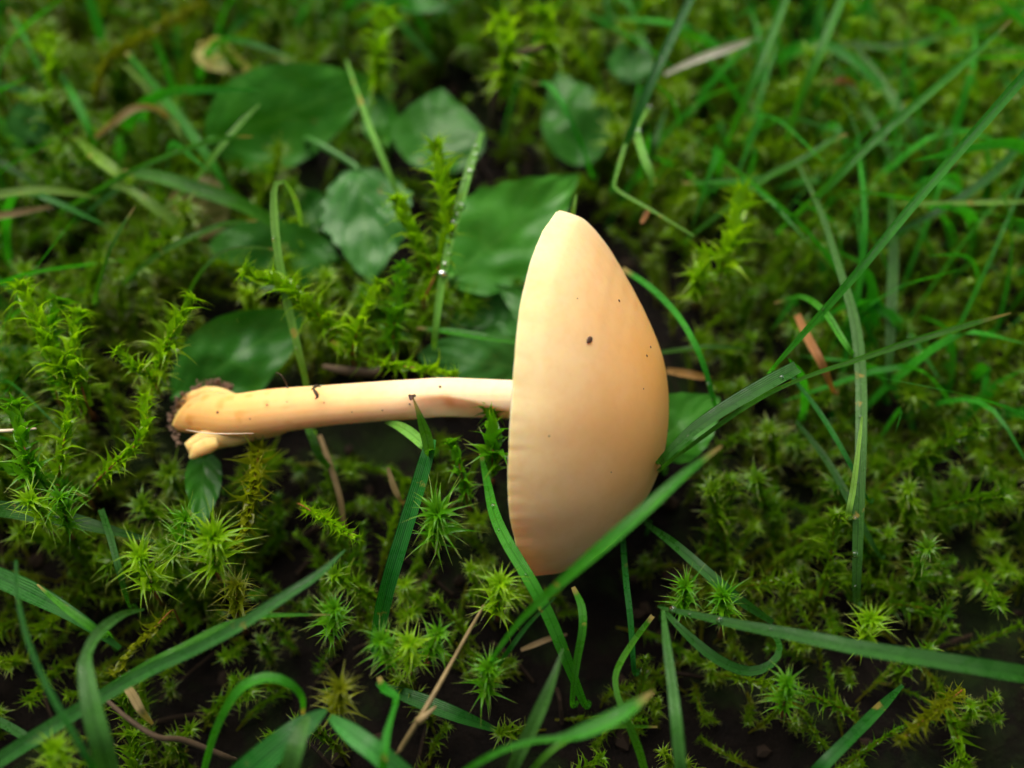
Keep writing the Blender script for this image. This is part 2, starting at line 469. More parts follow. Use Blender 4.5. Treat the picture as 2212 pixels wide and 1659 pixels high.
def lump(name, path, rad, parent, mat, flat=1.0, flat_dir=None, seed=0, ns=20, n=26, rough=.12, wl=.8):
    """thick irregular tongue of flesh along a path"""
    s_ = spline(path, n); r_ = np.interp(np.linspace(0, 1, n), np.linspace(0, 1, len(rad)), rad)
    v, f_ = tube(s_, r_, ns)
    v = v.reshape(n, ns, 3)
    if flat_dir is not None:
        dlt = v - s_[:, None]; v = v - (1 - flat) * (dlt @ flat_dir)[..., None] * flat_dir
    v = v + rough * unit(v - s_[:, None]) * (vnoise(v + seed * 13, wl) * 2)[..., None]
    v = v.reshape(-1, 3) - MB
    return link(name, mesh_from(name, v, f_, mat, attr={'disc': np.full(len(v), .9), 'stain': np.clip(vnoise(v, 1.5) * .6, 0, .4), 'striae': np.zeros(len(v))}), parent=parent)

lump('torn_flap', [P(640, 890, 15.8), P(560, 910, 15.5), P(497, 932, 15.4), P(450, 950, 15.4), P(420, 964, 15.4), P(405, 971, 15.4)],
     [1.5, 1.85, 1.75, 1.45, 1.2, .7], stem, STEMM, .8, nimg, 1)
lump('torn_flap', [P(470, 955, 16), P(432, 970, 15.8), P(418, 982, 15.6), P(410, 990, 15.4)], [.5, .8, .7, .2], stem, STEMM, .75, nimg, 2)
lump('root_lobe', [P(505, 862, 15.5), P(470, 853, 15.3), P(430, 858, 15), P(395, 880, 14.6), P(383, 900, 14.4)], [.5, .85, .95, .85, .25], stem, STEMM, .9, nimg, 3)
# dark soil crust along the torn end
crust = []
rc = random.Random(11)
cpath = spline([P(500, 838, 15), P(470, 826, 15.2), P(430, 836, 15.3), P(400, 858, 15.5), P(376, 886, 15.6), P(370, 914, 15.4), P(378, 935, 15), P(385, 958, 14.5)], 90)
cv, cf = [], []
ico = [(0, 0, 1), (.894, 0, .447), (.276, .851, .447), (-.724, .526, .447), (-.724, -.526, .447), (.276, -.851, .447),
       (.724, .526, -.447), (-.276, .851, -.447), (-.894, 0, -.447), (-.276, -.851, -.447), (.724, -.526, -.447), (0, 0, -1)]
icf = [(0, 1, 2), (0, 2, 3), (0, 3, 4), (0, 4, 5), (0, 5, 1), (1, 6, 2), (2, 7, 3), (3, 8, 4), (4, 9, 5), (5, 10, 1),
       (6, 7, 2), (7, 8, 3), (8, 9, 4), (9, 10, 5), (10, 6, 1), (11, 7, 6), (11, 8, 7), (11, 9, 8), (11, 10, 9), (11, 6, 10)]
def grain(c, r, vs_, fs_, rnd=rc):
    b = len(vs_)
    sx, sy, sz = rnd.uniform(.7, 1.3), rnd.uniform(.7, 1.3), rnd.uniform(.6, 1.1)
    for q in ico:
        k = r * rnd.uniform(.75, 1.25); vs_.append((c[0] + q[0] * k * sx, c[1] + q[1] * k * sy, c[2] + q[2] * k * sz))
    fs_ += [tuple(b + i for i in t_) for t_ in icf]
for p in cpath:
    for k in range(4):
        grain(p + np.array([rc.gauss(0, .2), rc.gauss(0, .2), rc.gauss(0, .3)]), (.05 + rc.random() ** 2 * .18), cv, cf)
so = link('soil_crust', mesh_from('soil_crust', np.array(cv) - MB, cf, CRUST, False), parent=stem); so['kind'] = 'stuff'
# torn skin on the stem
lump('skin_tear', [P(676, 840, 21.2), P(682, 848, 21.4), P(686, 856, 21.3), P(681, 862, 21.1)], [.06, .16, .2, .05], stem, LITTER, .5, nimg, 5, 8, 10, .05)
lump('skin_tear', [P(672, 842, 21.0), P(684, 834, 20.8), P(694, 836, 20.6)], [.05, .15, .05], stem, LITTER, .5, nimg, 6, 8, 10, .05)

# ------------------------------------------------------------------ blades
def blade(name, label, pts, w, mat, root=1, twist=0, fold=.16, n=44, group=None, cat='grass', end_tw=None):
    """pts (u, v, h mm); w widths in picture px; root: 1 = last point carries on to the soil, 0 = first, None = lies loose"""
    pts = [tuple(q) for q in pts]
    ws = list(np.interp(np.linspace(0, 1, len(pts)), np.linspace(0, 1, len(w)), w))
    if root is not None:
        if root == 0: pts, ws = pts[::-1], ws[::-1]
        u, v, h = pts[-1]; e = P(u, v, h); q = P(u + 6, v + 4, 0)
        wl = ws[-1]
        xyz = [P(*p_) for p_ in pts] + [e * .45 + q * .55 + np.array([.3, .2, 0]), np.array([q[0], q[1], on_soil(q[0], q[1]) - 1.0])]
        ws = ws + [max(wl * .85, 8), max(wl * .7, 7)]
    else: xyz = [P(*p_) for p_ in pts]
    wm = [.74 * wi * ((x - CAM) @ FWD) / FPX for wi, x in zip(ws, xyz)]
    s_ = spline([[*x, wi] for x, wi in zip(xyz, wm)], n)
    c, wd = s_[:, :3], np.maximum(s_[:, 3], .03)
    T_ = unit(np.gradient(c, axis=0)); V_ = unit(CAM - c)
    S_ = unit(np.cross(T_, V_)); 
    for _ in range(3): S_[1:-1] = unit(S_[:-2] + 2 * S_[1:-1] + S_[2:])
    S_ = unit(S_ - (S_ * T_).sum(1)[:, None] * T_)
    Nn = np.cross(S_, T_)
    tw = np.linspace(twist, twist if end_tw is None else end_tw, n)[:, None] * math.pi / 180
    S2 = S_ * np.cos(tw) + Nn * np.sin(tw); N2 = -S_ * np.sin(tw) + Nn * np.cos(tw)
    cols = np.array([-1, -.55, 0, .55, 1.0])
    fz = fold * (np.abs(cols) - .5)
    jit = 1 + .05 * vnoise(c, 1.5)[:, None]
    v_ = c[:, None] + wd[:, None, None] / 2 * jit[..., None] * (S2[:, None] * cols[None, :, None] + N2[:, None] * (fz * 2)[None, :, None])
    uv = np.stack([np.broadcast_to((cols / 2 + .5)[None], (n, 5)), np.broadcast_to(np.linspace(1, 0, n)[:, None], (n, 5))], -1)
    base = c[-1] if root is not None else c[n // 2]
    o = link(name, mesh_from(name, v_.reshape(-1, 3) - base, grid_faces(n, 5), mat, uv=uv.reshape(-1, 2)), base)
    thing(o, label, cat, group)
    o_data[o.name] = (c, S2, N2, wd)
    return o
o_data = {}
GB = 'grass_blade'
B = {}
def b(key, label, pts, w, mat, **k): B[key] = blade(k.pop('name', GB), label, pts, w, mat, **k)

# right of the cap
b('long', 'longest straight bright green grass blade slanting away from behind the cap',
  [(2290, 75, 47), (2150, 235, 42), (2000, 408, 37), (1850, 590, 32), (1740, 715, 27), (1663, 803, 22)], [30, 33, 30, 26, 20, 10], G_FRESH, twist=20)
b('cut', 'dark green grass blade with a blunt cut end touching the domed cap',
  [(1722, 793, 27), (1650, 832, 27), (1560, 885, 26), (1490, 935, 25), (1425, 1000, 22)], [40, 44, 40, 34, 22], G_DEEP, twist=-15)
b('slim', 'slim grass blade with a pale broken tip crossing the broad upright blade',
  [(2184, 676, 36), (2080, 704, 35), (1960, 740, 34), (1850, 777, 32), (1720, 822, 30), (1600, 885, 26), (1430, 1010, 21)], [5, 20, 22, 17, 13, 16, 12], G_FRESH, twist=25)
b('over', 'grass blade crossing in front of the lower edge of the mushroom cap',
  [(1560, 962, 38), (1480, 1022, 38.5), (1392, 1100, 38), (1300, 1180, 36.5), (1200, 1268, 33), (1120, 1345, 28), (1062, 1425, 22)], [6, 26, 36, 36, 26, 17, 11], G_FRESH, twist=15, end_tw=-25)
b('under', 'short thin blade tucked beneath the blade that crosses the cap edge',
  [(1200, 1290, 24), (1140, 1350, 22), (1095, 1410, 20), (1070, 1450, 16)], [4, 14, 16, 8], G_DEEP, twist=30)
b('broadup', 'broad bluish upright grass blade with small water drops beyond the cap dome',
  [(1722, 352, 21), (1770, 450, 21), (1810, 570, 21.5), (1845, 690, 22), (1858, 800, 22), (1860, 920, 21.5), (1856, 1060, 20), (1852, 1190, 17), (1850, 1300, 12)], [8, 16, 20, 30, 33, 34, 33, 30, 22], G_BLUE, twist=10)
b('paleup', 'short pale green blade standing against the broad bluish upright blade',
  [(1862, 900, 24), (1852, 985, 23.5), (1842, 1060, 22), (1832, 1115, 20)], [6, 14, 18, 18], G_PALE, twist=10)
b('bent', 'bent green blade arching into the node of the broad bluish blade',
  [(1672, 655, 16), (1730, 640, 20), (1780, 672, 22.5), (1815, 725, 23), (1842, 765, 22)], [6, 15, 20, 20, 14], G_FRESH)
b('thin_a', 'thin blade slanting down behind the slim blade near the broad one',
  [(1700, 800, 17), (1770, 890, 18), (1830, 990, 18), (1875, 1080, 15)], [8, 14, 14, 8], G_DEEP)
b('thin_b', 'blurred dull grass blade slanting across dark moss beside the broad bluish blade',
  [(1720, 910, 12), (1790, 1000, 13), (1850, 1110, 13), (1900, 1200, 10)], [10, 20, 20, 10], G_DEEP)
b('side', 'curved grass blade running down close behind the dome of the cap',
  [(1345, 580, 18), (1410, 625, 19), (1470, 690, 19.5), (1515, 775, 18.5), (1545, 875, 14)], [14, 18, 18, 17, 14], G_FRESH, twist=15)
b('side2', 'short level grass stalk joining the curved blade behind the cap',
  [(1400, 765, 14), (1470, 755, 15), (1540, 748, 15), (1600, 752, 13)], [10, 14, 13, 8], G_FRESH)
b('rust', 'rust coloured dead blade standing behind the long bright blade',
  [(1722, 680, 15), (1748, 735, 16.5), (1775, 785, 16.5), (1800, 845, 12)], [20, 25, 24, 12], G_RUST, name='dry_straw')
b('up1', 'wide blurred upright blade beside the tip of the slim blade',
  [(1925, 420, 10), (1930, 540, 12), (1925, 680, 12), (1920, 820, 9)], [16, 28, 30, 16], G_DEEP)
# upper right
b('ur1', 'dark green slanting blade meeting the kinked wiry stem behind the cap',
  [(1510, -40, 30), (1470, 40, 29), (1420, 145, 27), (1378, 245, 24), (1345, 330, 20), (1320, 410, 15)], [20, 28, 30, 27, 18, 10], G_DEEP, twist=20)
b('kink', 'thin wiry grass stem with a sharp kink above the cap',
  [(1362, 280, 20), (1342, 340, 21), (1327, 400, 22), (1338, 414, 22.3), (1410, 455, 23), (1498, 509, 22)], [10, 10, 9, 9, 9, 5], G_PALE, root=0, fold=.3)
b('ur2', 'blurred upright green blade with a dark edge beside the whitish straw',
  [(1712, -40, 25), (1680, 40, 24), (1640, 140, 22), (1600, 240, 18), (1570, 310, 12)], [20, 26, 26, 22, 12], G_FRESH, twist=25)
b('ur3', 'bright green blade leaning parallel to the dark edged blade',
  [(1835, -40, 26), (1800, 40, 25), (1765, 125, 23), (1730, 210, 19), (1700, 300, 12)], [18, 26, 26, 22, 12], G_FRESH, twist=10)
b('ur4', 'long blurred blade running parallel to the longest bright blade',
  [(2185, 42, 30), (2100, 120, 29), (1990, 215, 28), (1880, 310, 26), (1780, 410, 22), (1680, 500, 14)], [4, 20, 26, 27, 24, 12], G_FRESH, twist=20)
b('ur5', 'green blade rising from level to a pale bent tip behind the cap',
  [(1830, 290, 22), (1800, 300, 22.5), (1730, 345, 21), (1660, 380, 19), (1580, 440, 16), (1480, 520, 10)], [6, 16, 20, 20, 16, 8], G_FRESH)
b('ur6', 'thin level blade crossing the foot of the pale tipped blade',
  [(1475, 395, 15), (1540, 393, 17), (1610, 388, 18), (1680, 375, 16)], [8, 15, 15, 8], G_FRESH)
b('ur7', 'grey green blurred blade slanting down between two parallel blades',
  [(1840, 90, 14), (1900, 170, 15), (1960, 260, 15), (1930, 250, 12)][:3] + [(2010, 350, 10)], [10, 24, 26, 12], G_BLUE)
b('ur8', 'pale blurred blade crossing behind the long parallel blade',
  [(1790, 130, 10), (1860, 220, 13), (1905, 300, 13.5), (1950, 390, 10)], [10, 18, 18, 10], G_BLUE)
b('straw', 'whitish dry straw blade lying slanted in blurred grass',
  [(1436, 160, 17), (1500, 130, 18), (1570, 105, 18.5), (1642, 82, 18)], [10, 20, 22, 8], G_STRAW, root=None, name='dry_straw')
b('bend_top', 'pale grey blade bent level behind the parallel bright blades',
  [(1740, 100, 12), (1840, 95, 14), (1910, 100, 15), (1990, 85, 15), (2080, 60, 12)], [8, 14, 20, 16, 6], G_BLUE)
b('lev', 'thin pale level blade crossing behind the longest straight blade',
  [(1940, 440, 13), (2060, 438, 17), (2160, 436, 19), (2290, 432, 17)], [10, 13, 14, 12], G_PALE, root=0)
b('arc_r', 'blurred wide arching blade crossing behind the longest straight blade',
  [(2240, 250, 14), (2180, 340, 17), (2100, 410, 17), (2000, 470, 15), (1890, 520, 9)], [14, 24, 26, 20, 10], G_DEEP)
b('dew', 'short wide blade with a shining dew drop above the cap',
  [(1398, 238, 21), (1376, 275, 22), (1388, 330, 22), (1405, 372, 21.5), (1415, 402, 20)], [10, 20, 24, 22, 18], G_PALE, root=0, twist=10)
b('dew2', 'stubby blade leaning against the dew drop blade',
  [(1440, 235, 18), (1425, 275, 19), (1412, 320, 18.5), (1400, 360, 14)], [6, 18, 20, 10], G_DEEP)
b('hook', 'thin hooked blade bending over the dark hollow behind the cap',
  [(1150, 182, 17), (1180, 180, 18), (1205, 205, 18), (1228, 250, 17), (1255, 310, 14), (1280, 380, 8)], [6, 14, 16, 14, 13, 8], G_FRESH)
b('tip', 'tiny grass tip poking out above the top of the cap',
  [(1245, 420, 26), (1241, 440, 25.5), (1236, 470, 24), (1230, 520, 18)], [4, 10, 14, 12], G_PALE)
# upper left
b('dewy', 'upright pale blade strung with dew drops behind the mushroom stem',
  [(1040, 285, 25), (1018, 350, 24.5), (995, 430, 23.5), (972, 520, 22), (952, 620, 19.5), (938, 745, 15)], [14, 25, 27, 24, 22, 18], G_PALE, twist=12)
b('cross', 'level grass blade passing from the dewy blade to behind the cap',
  [(900, 708, 16), (980, 716, 17), (1060, 728, 17.5), (1145, 738, 16)], [8, 20, 22, 18], G_FRESH)
b('loop', 'pale looped grass blade arching over and dropping behind the stem',
  [(651, 488, 22), (643, 447, 25), (626, 408, 27.5), (606, 388, 29), (592, 408, 28.5), (592, 470, 27), (602, 560, 25), (622, 660, 22), (645, 760, 19), (662, 835, 15), (668, 935, 11)], [10, 16, 14, 13, 18, 24, 24, 25, 21, 17, 18], G_PALE, fold=.22)
b('loop_low', 'green blade emerging below the stem under the looped blade',
  [(655, 905, 12), (672, 940, 12.5), (690, 985, 12), (715, 1010, 9)], [12, 22, 22, 10], G_FRESH)
b('ul_diag', 'thin bright blade curving to a fine tip over the big broad leaf',
  [(546, 295, 22), (500, 297, 23), (420, 315, 23), (340, 345, 22), (265, 380, 20), (190, 425, 16), (130, 460, 10)], [3, 13, 16, 15, 16, 18, 10], G_FRESH, twist=15)
b('ul_left', 'pale level blade pointing at the short yellow edged blade',
  [(215, 428, 16), (150, 415, 18), (70, 410, 19), (-40, 425, 18), (-110, 440, 12)], [6, 18, 24, 24, 18], G_PALE)
b('ul_two', 'blurred long blade slanting down towards the big broad leaf',
  [(270, 110, 14), (330, 180, 16), (400, 270, 17), (450, 340, 16), (500, 420, 12)], [10, 20, 28, 26, 14], G_FRESH)
b('ul_two2', 'pale edged blurred blade alongside the long slanting blade',
  [(262, 135, 12), (300, 170, 13.5), (345, 225, 14.5), (400, 305, 14)], [6, 14, 18, 10], G_PALE)
b('ul_yel', 'short wide blade with a yellow edge crossing under the thin bright blade',
  [(160, 295, 15), (200, 330, 17.5), (240, 362, 18), (280, 392, 16)], [8, 30, 34, 20], G_YELL)
b('ul_wide', 'broad blurred blade lying across the brownish leaf',
  [(262, 372, 17), (330, 378, 16.5), (420, 405, 15.5), (520, 440, 14), (610, 490, 10)], [16, 34, 42, 40, 24], G_FRESH)
b('ul_wide2', 'pale folded blade slanting beneath the broad blurred blade',
  [(225, 395, 15), (280, 410, 16), (340, 450, 15), (410, 505, 12), (440, 560, 8)], [10, 22, 32, 30, 14], G_PALE)
b('ul_thin', 'short thin bright blade standing alone between two arching blades and the moss',
  [(291, 447, 25), (262, 492, 24), (232, 555, 22), (204, 650, 16)], [3, 9, 11, 11], G_FRESH)
b('ul_arc', 'blade arching from the dark shaded leaf down into the moss',
  [(556, 476, 17), (490, 482, 19), (420, 508, 19.5), (340, 550, 18), (270, 610, 14)], [5, 15, 17, 16, 12], G_FRESH)
b('ul_arc2', 'slender arching stalk dropping into moss from behind the looped blade',
  [(605, 540, 19), (540, 534, 20.5), (480, 545, 20.5), (432, 590, 19), (402, 650, 14)], [6, 10, 11, 11, 9], G_FRESH)
b('ul_e1', 'thin dark blade standing by a small bright moss tip',
  [(18, 20, 18), (45, 65, 18), (70, 115, 17.5), (106, 190, 14)], [4, 12, 14, 10], G_FRESH)
b('ul_e2', 'blurred blade slanting beside the wet curled leaf',
  [(112, 130, 14), (145, 185, 16), (175, 240, 16), (205, 310, 13)], [8, 20, 24, 14], G_FRESH)
b('ul_e3', 'short dark blade lying under the pale level blade',
  [(80, 400, 13), (40, 375, 14), (0, 350, 14.5), (-60, 325, 12)], [6, 18, 22, 18], G_DEEP)
b('ul_e4', 'grey green blade slanting over the wet curled leaf',
  [(-20, 175, 13), (30, 190, 15), (75, 205, 16), (120, 250, 15), (140, 300, 10)], [14, 18, 24, 20, 10], G_BLUE)
b('tan_arch', 'tan dead blade arching over the hollow beside the big leaf',
  [(205, 298, 15), (245, 265, 18), (290, 234, 19), (338, 236, 17), (390, 275, 12)], [10, 20, 22, 16, 10], G_DRY, root=None, name='dry_straw')
b('tan_left', 'tan straw lying in moss below the pale level blade',
  [(-30, 470, 15), (40, 458, 16), (110, 446, 16)], [20, 20, 8], G_DRY, root=None, name='dry_straw')
b('v_mid', 'narrow blade standing between the crinkled leaf and the big leaf',
  [(748, 130, 18), (790, 250, 20), (826, 340, 19), (862, 425, 15)], [8, 15, 17, 14], G_PALE)
b('x_big', 'pale narrow blade crossing the base of the largest smooth leaf',
  [(560, 225, 20), (515, 270, 20), (470, 325, 19), (420, 390, 16), (360, 450, 11)], [5, 15, 17, 14, 9], G_PALE)
# lower left
b('ll_wide', 'wide ribbed grass blade bending sharply at its middle',
  [(312, 1316, 22), (262, 1328, 25), (212, 1366, 27), (186, 1414, 28), (184, 1450, 28.5), (200, 1540, 28), (222, 1620, 26), (250, 1740, 18)], [5, 22, 32, 30, 46, 58, 64, 64], G_BLUE, fold=.2)
b('ll_long', 'long blade with beaded water drops rising to a point below the stem',
  [(746, 1187, 28), (690, 1238, 28.5), (610, 1290, 28.5), (520, 1348, 27.5), (420, 1402, 26), (300, 1458, 24), (150, 1545, 22), (-30, 1660, 19), (-90, 1710, 10)], [4, 22, 30, 34, 34, 38, 44, 44, 30], G_BLUE, twist=12)
b('ll_serr', 'rough edged thin blade curving level beside the water beaded blade',
  [(715, 1328, 22), (640, 1328, 23.5), (560, 1332, 24), (480, 1352, 24), (400, 1398, 23), (320, 1440, 22), (230, 1490, 18)], [3, 10, 13, 17, 30, 36, 24], G_FRESH, twist=-15)
b('ll_thin', 'thin dark blade slanting across the wide ribbed blade',
  [(34, 1210, 30), (38, 1290, 31), (62, 1390, 31.5), (105, 1490, 31), (150, 1570, 30), (200, 1660, 27), (230, 1740, 18)], [8, 12, 15, 17, 18, 22, 22], G_DEEP)
b('ll_brt', 'short bright blade pointing to the bend of the wide ribbed blade',
  [(80, 1262, 21), (130, 1305, 22), (180, 1342, 22), (222, 1372, 20)], [4, 18, 23, 18], G_FRESH)
b('ll_arch', 'arched narrow blade bowing over the dark hollow',
  [(655, 1545, 20), (652, 1505, 24), (622, 1474, 26), (575, 1462, 26.5), (520, 1485, 26), (480, 1545, 23.5), (455, 1610, 20), (436, 1690, 13)], [12, 18, 24, 28, 27, 22, 20, 18], G_FRESH, fold=.1)
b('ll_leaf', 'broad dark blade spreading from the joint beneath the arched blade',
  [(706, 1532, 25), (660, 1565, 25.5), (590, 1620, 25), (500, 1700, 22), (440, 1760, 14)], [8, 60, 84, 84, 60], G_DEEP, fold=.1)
b('ll_leaf2', 'pale short blade hanging down from the joint beneath the arched blade',
  [(665, 1545, 27), (648, 1585, 27.5), (630, 1640, 27), (612, 1720, 22)], [16, 44, 54, 48], G_BLUE, fold=.12)
b('ll_gray', 'pale striped wide blade slanting down from the joint near the arched blade',
  [(712, 1548, 24), (760, 1585, 25), (820, 1630, 25), (900, 1700, 22), (940, 1740, 14)], [20, 56, 62, 60, 44], G_BLUE, fold=.2)
b('ll_fold', 'folded green blade crossing the pale striped wide blade',
  [(818, 1462, 22), (832, 1490, 24), (856, 1505, 25), (848, 1540, 26), (834, 1590, 26.5), (828, 1650, 26), (826, 1730, 18)], [12, 26, 20, 14, 22, 26, 26], G_FRESH)
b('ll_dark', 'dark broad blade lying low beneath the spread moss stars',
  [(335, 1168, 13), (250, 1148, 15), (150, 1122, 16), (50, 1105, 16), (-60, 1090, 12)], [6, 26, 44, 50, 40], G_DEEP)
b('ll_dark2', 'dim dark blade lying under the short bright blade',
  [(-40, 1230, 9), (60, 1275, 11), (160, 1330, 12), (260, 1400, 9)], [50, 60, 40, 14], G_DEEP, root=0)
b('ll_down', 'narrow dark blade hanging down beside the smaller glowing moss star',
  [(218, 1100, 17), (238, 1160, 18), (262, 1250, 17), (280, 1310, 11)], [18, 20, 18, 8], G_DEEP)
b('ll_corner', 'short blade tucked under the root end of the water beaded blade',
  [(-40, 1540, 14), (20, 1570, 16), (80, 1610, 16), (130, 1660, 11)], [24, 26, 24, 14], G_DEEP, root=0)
# below the stem and cap
b('stem_tip', 'short pointed blade with a dark tip overlapping the mushroom stem',
  [(893, 862, 30), (902, 885, 29.5), (912, 915, 28.5), (922, 945, 27), (928, 975, 25)], [4, 13, 26, 34, 30], G_FRESH, fold=.3)
b('stem_low', 'wide dark blade descending from the pointed blade below the stem',
  [(932, 948, 24.5), (922, 985, 24), (900, 1060, 22.5), (872, 1150, 20.5), (845, 1240, 18), (825, 1320, 14), (812, 1400, 8)], [28, 40, 44, 46, 46, 44, 34], G_DEEP)
b('stem_left', 'pale short blade spreading sideways from the pointed blade under the stem',
  [(832, 912, 18), (862, 920, 20), (895, 942, 21.5), (920, 968, 21.5)], [6, 26, 34, 22], G_PALE)
b('cap_left', 'dark blade running down beside the lower rim of the cap',
  [(1038, 975, 16), (1052, 1040, 18.5), (1066, 1105, 20), (1092, 1165, 21), (1140, 1245, 21), (1185, 1330, 19), (1222, 1420, 16), (1262, 1520, 9)], [10, 22, 32, 36, 38, 38, 34, 20], G_FRESH)
b('cap_low', 'narrow bent blade standing below the cap',
  [(1238, 1268, 19), (1256, 1310, 20), (1258, 1360, 19.5), (1246, 1430, 17), (1236, 1520, 12)], [12, 23, 24, 22, 14], G_FRESH)
b('wedge', 'grey green wedge shaped blade with a needle tip',
  [(1216, 1400, 26), (1200, 1450, 26), (1172, 1520, 25), (1140, 1590, 23), (1108, 1660, 20), (1095, 1720, 14)], [4, 18, 36, 40, 36, 30], G_BLUE, fold=.22)
b('spear', 'broad spear shaped blade tapering into a thin stalk',
  [(1412, 1492, 31), (1372, 1522, 31.5), (1320, 1552, 31.5), (1262, 1578, 31), (1210, 1594, 30.5), (1150, 1600, 30), (1080, 1622, 29), (1010, 1662, 26), (950, 1710, 18)], [4, 34, 46, 42, 20, 16, 18, 18, 16], G_FRESH, twist=10)
b('spear2', 'thin curved blade below the spear shaped blade',
  [(1420, 1570, 14), (1310, 1570, 20), (1240, 1590, 23), (1180, 1630, 23), (1130, 1690, 18)], [6, 14, 18, 20, 16], G_FRESH, root=1)
b('strip', 'pale streaked blade hanging straight down below the cap shadow',
  [(1432, 1318, 23), (1440, 1390, 24.5), (1452, 1480, 25), (1462, 1570, 25), (1474, 1690, 21)], [10, 24, 30, 34, 36], G_BLUE, fold=.25)
b('br_long', 'long low blade with water drops sweeping out over the looped blade',
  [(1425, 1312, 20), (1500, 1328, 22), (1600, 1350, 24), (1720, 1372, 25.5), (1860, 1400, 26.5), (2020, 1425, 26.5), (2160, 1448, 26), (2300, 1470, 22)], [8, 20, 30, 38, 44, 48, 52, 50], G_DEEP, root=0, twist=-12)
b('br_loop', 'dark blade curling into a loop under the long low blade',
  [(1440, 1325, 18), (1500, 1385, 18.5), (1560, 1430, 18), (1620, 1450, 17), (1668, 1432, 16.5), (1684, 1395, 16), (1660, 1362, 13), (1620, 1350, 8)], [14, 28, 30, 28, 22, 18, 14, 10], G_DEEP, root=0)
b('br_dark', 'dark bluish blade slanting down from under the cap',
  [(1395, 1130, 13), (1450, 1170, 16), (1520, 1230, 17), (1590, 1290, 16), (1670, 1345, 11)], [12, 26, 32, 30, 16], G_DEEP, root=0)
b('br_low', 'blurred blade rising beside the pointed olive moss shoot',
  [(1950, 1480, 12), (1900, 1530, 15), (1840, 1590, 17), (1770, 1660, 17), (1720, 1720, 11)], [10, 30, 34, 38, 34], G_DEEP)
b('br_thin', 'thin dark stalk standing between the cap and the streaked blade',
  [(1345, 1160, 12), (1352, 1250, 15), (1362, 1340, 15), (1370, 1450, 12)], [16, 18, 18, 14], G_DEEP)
b('br_knee', 'kneed green stalk between the streaked blade and the spear shaped blade',
  [(1410, 1330, 14), (1365, 1390, 17), (1332, 1450, 18.5), (1332, 1495, 19), (1350, 1545, 18.5), (1380, 1620, 15), (1400, 1690, 9)], [14, 18, 18, 16, 20, 24, 20], G_FRESH)
b('low_dim', 'dim broad blade lying deep in the dark hollow behind the dry stalk',
  [(820, 1480, 7), (900, 1510, 8), (990, 1545, 8), (1080, 1580, 5)], [20, 44, 40, 12], G_DEEP, root=0)
b('brown_low', 'brown dead blade lying deep below the cap',
  [(1125, 1404, 4), (1155, 1392, 5), (1185, 1380, 5), (1225, 1370, 4)], [9, 16, 15, 7], G_DRY, root=None, name='dry_straw')
b('brown_a', 'tan dead blade slanting in the gap below the stem',
  [(838, 1010, 14), (850, 1050, 13), (868, 1085, 11)], [10, 18, 10], G_DRY, name='dry_straw')
b('brown_b', 'brown dead stalk slanting through the dark gap under the stem',
  [(690, 940, 9), (715, 1010, 9.5), (735, 1080, 8.5), (745, 1150, 5)], [12, 16, 16, 12], G_DRY, name='dry_straw')
b('tan_hook', 'tan curled dead blade under the water beaded blade',
  [(262, 1470, 17), (285, 1500, 18), (305, 1535, 18), (330, 1565, 15)], [16, 26, 22, 8], G_DRY, root=None, name='dry_straw')
b('flake_a', 'small orange dead scrap on the kinked stem above the cap',
  [(1405, 448, 22.3), (1396, 462, 22), (1385, 482, 21.5)], [6, 16, 10], G_RUST, root=None, name='dry_straw')
b('orange_r', 'brown dead blade lying behind the cap over a green leaf',
  [(1440, 800, 11), (1490, 808, 12), (1535, 818, 11)], [16, 24, 12], G_RUST, root=None, name='dry_straw')
b('orange_far', 'reddish dead scrap lying between blurred parallel blades',
  [(1780, 180, 12), (1815, 172, 13), (1850, 185, 11)], [8, 18, 10], G_RUST, root=None, name='dry_straw')

# stalks built as round stems
def stalk(name, label, pts, rad_px, mat, cat='stalk', node=None, root=True):
    xyz = [P(*p_) for p_ in pts]
    if root:
        q = P(pts[-1][0] + 5, pts[-1][1] + 4, 0); xyz += [xyz[-1] * .4 + q * .6, np.array([q[0], q[1], on_soil(q[0], q[1]) - 1])]
    k = ((xyz[0] - CAM) @ FWD) / FPX
    s_ = spline(xyz, 48); r_ = np.interp(np.linspace(0, 1, 48), np.linspace(0, 1, len(rad_px)), rad_px) * k
    r_ = r_ * (1 + .25 * vnoise(s_, 1.4))
    base = s_[-1]
    v_, f_ = tube(s_, r_, 8)
    o = link(name, mesh_from(name, v_ - base, f_, mat), base)
    thing(o, label, cat)
    if node:
        i = int(node * 47)
        v2, f2 = tube(spline([s_[i], s_[i] + np.array([.6, .3, .4]), s_[i] + np.array([1.5, 1.1, .5])], 8), np.array([.36, .34, .3, .26, .22, .18, .13, .05]), 7)
        link('bud', mesh_from('bud', v2 - base, f2, mat), parent=o)
    return o
stalk('dry_stalk', 'dry tan grass stalk with a side bud below the cap', [(1045, 1308, 19), (1005, 1378, 20.5), (965, 1450, 21.5), (930, 1512, 22), (890, 1578, 21), (852, 1640, 17)], [3.5, 4.5, 5.5, 6, 6, 6], TWIG, node=.36)
stalk('dry_stalk', 'brown twisted stalk lying between the wide ribbed blade and the arched blade', [(228, 1510, 18), (280, 1555, 18.5), (340, 1592, 18), (400, 1600, 16), (500, 1640, 12)], [5, 6.5, 7, 6, 5], LITTER)
stalk('dry_stalk', 'grey stalk lying behind the stem beside the yellow green moss', [(700, 792, 11), (740, 800, 12), (800, 806, 12.5), (822, 800, 12.5)], [6, 9, 10, 9], LITTER, root=False)
stalk('dry_stalk', 'reddish forked stalk under the moss tuft above the hollow', [(1180, 100, 19), (1130, 112, 19), (1085, 122, 18.5), (1072, 180, 16), (1066, 260, 10)], [7, 8, 9, 8, 7], LITTER)
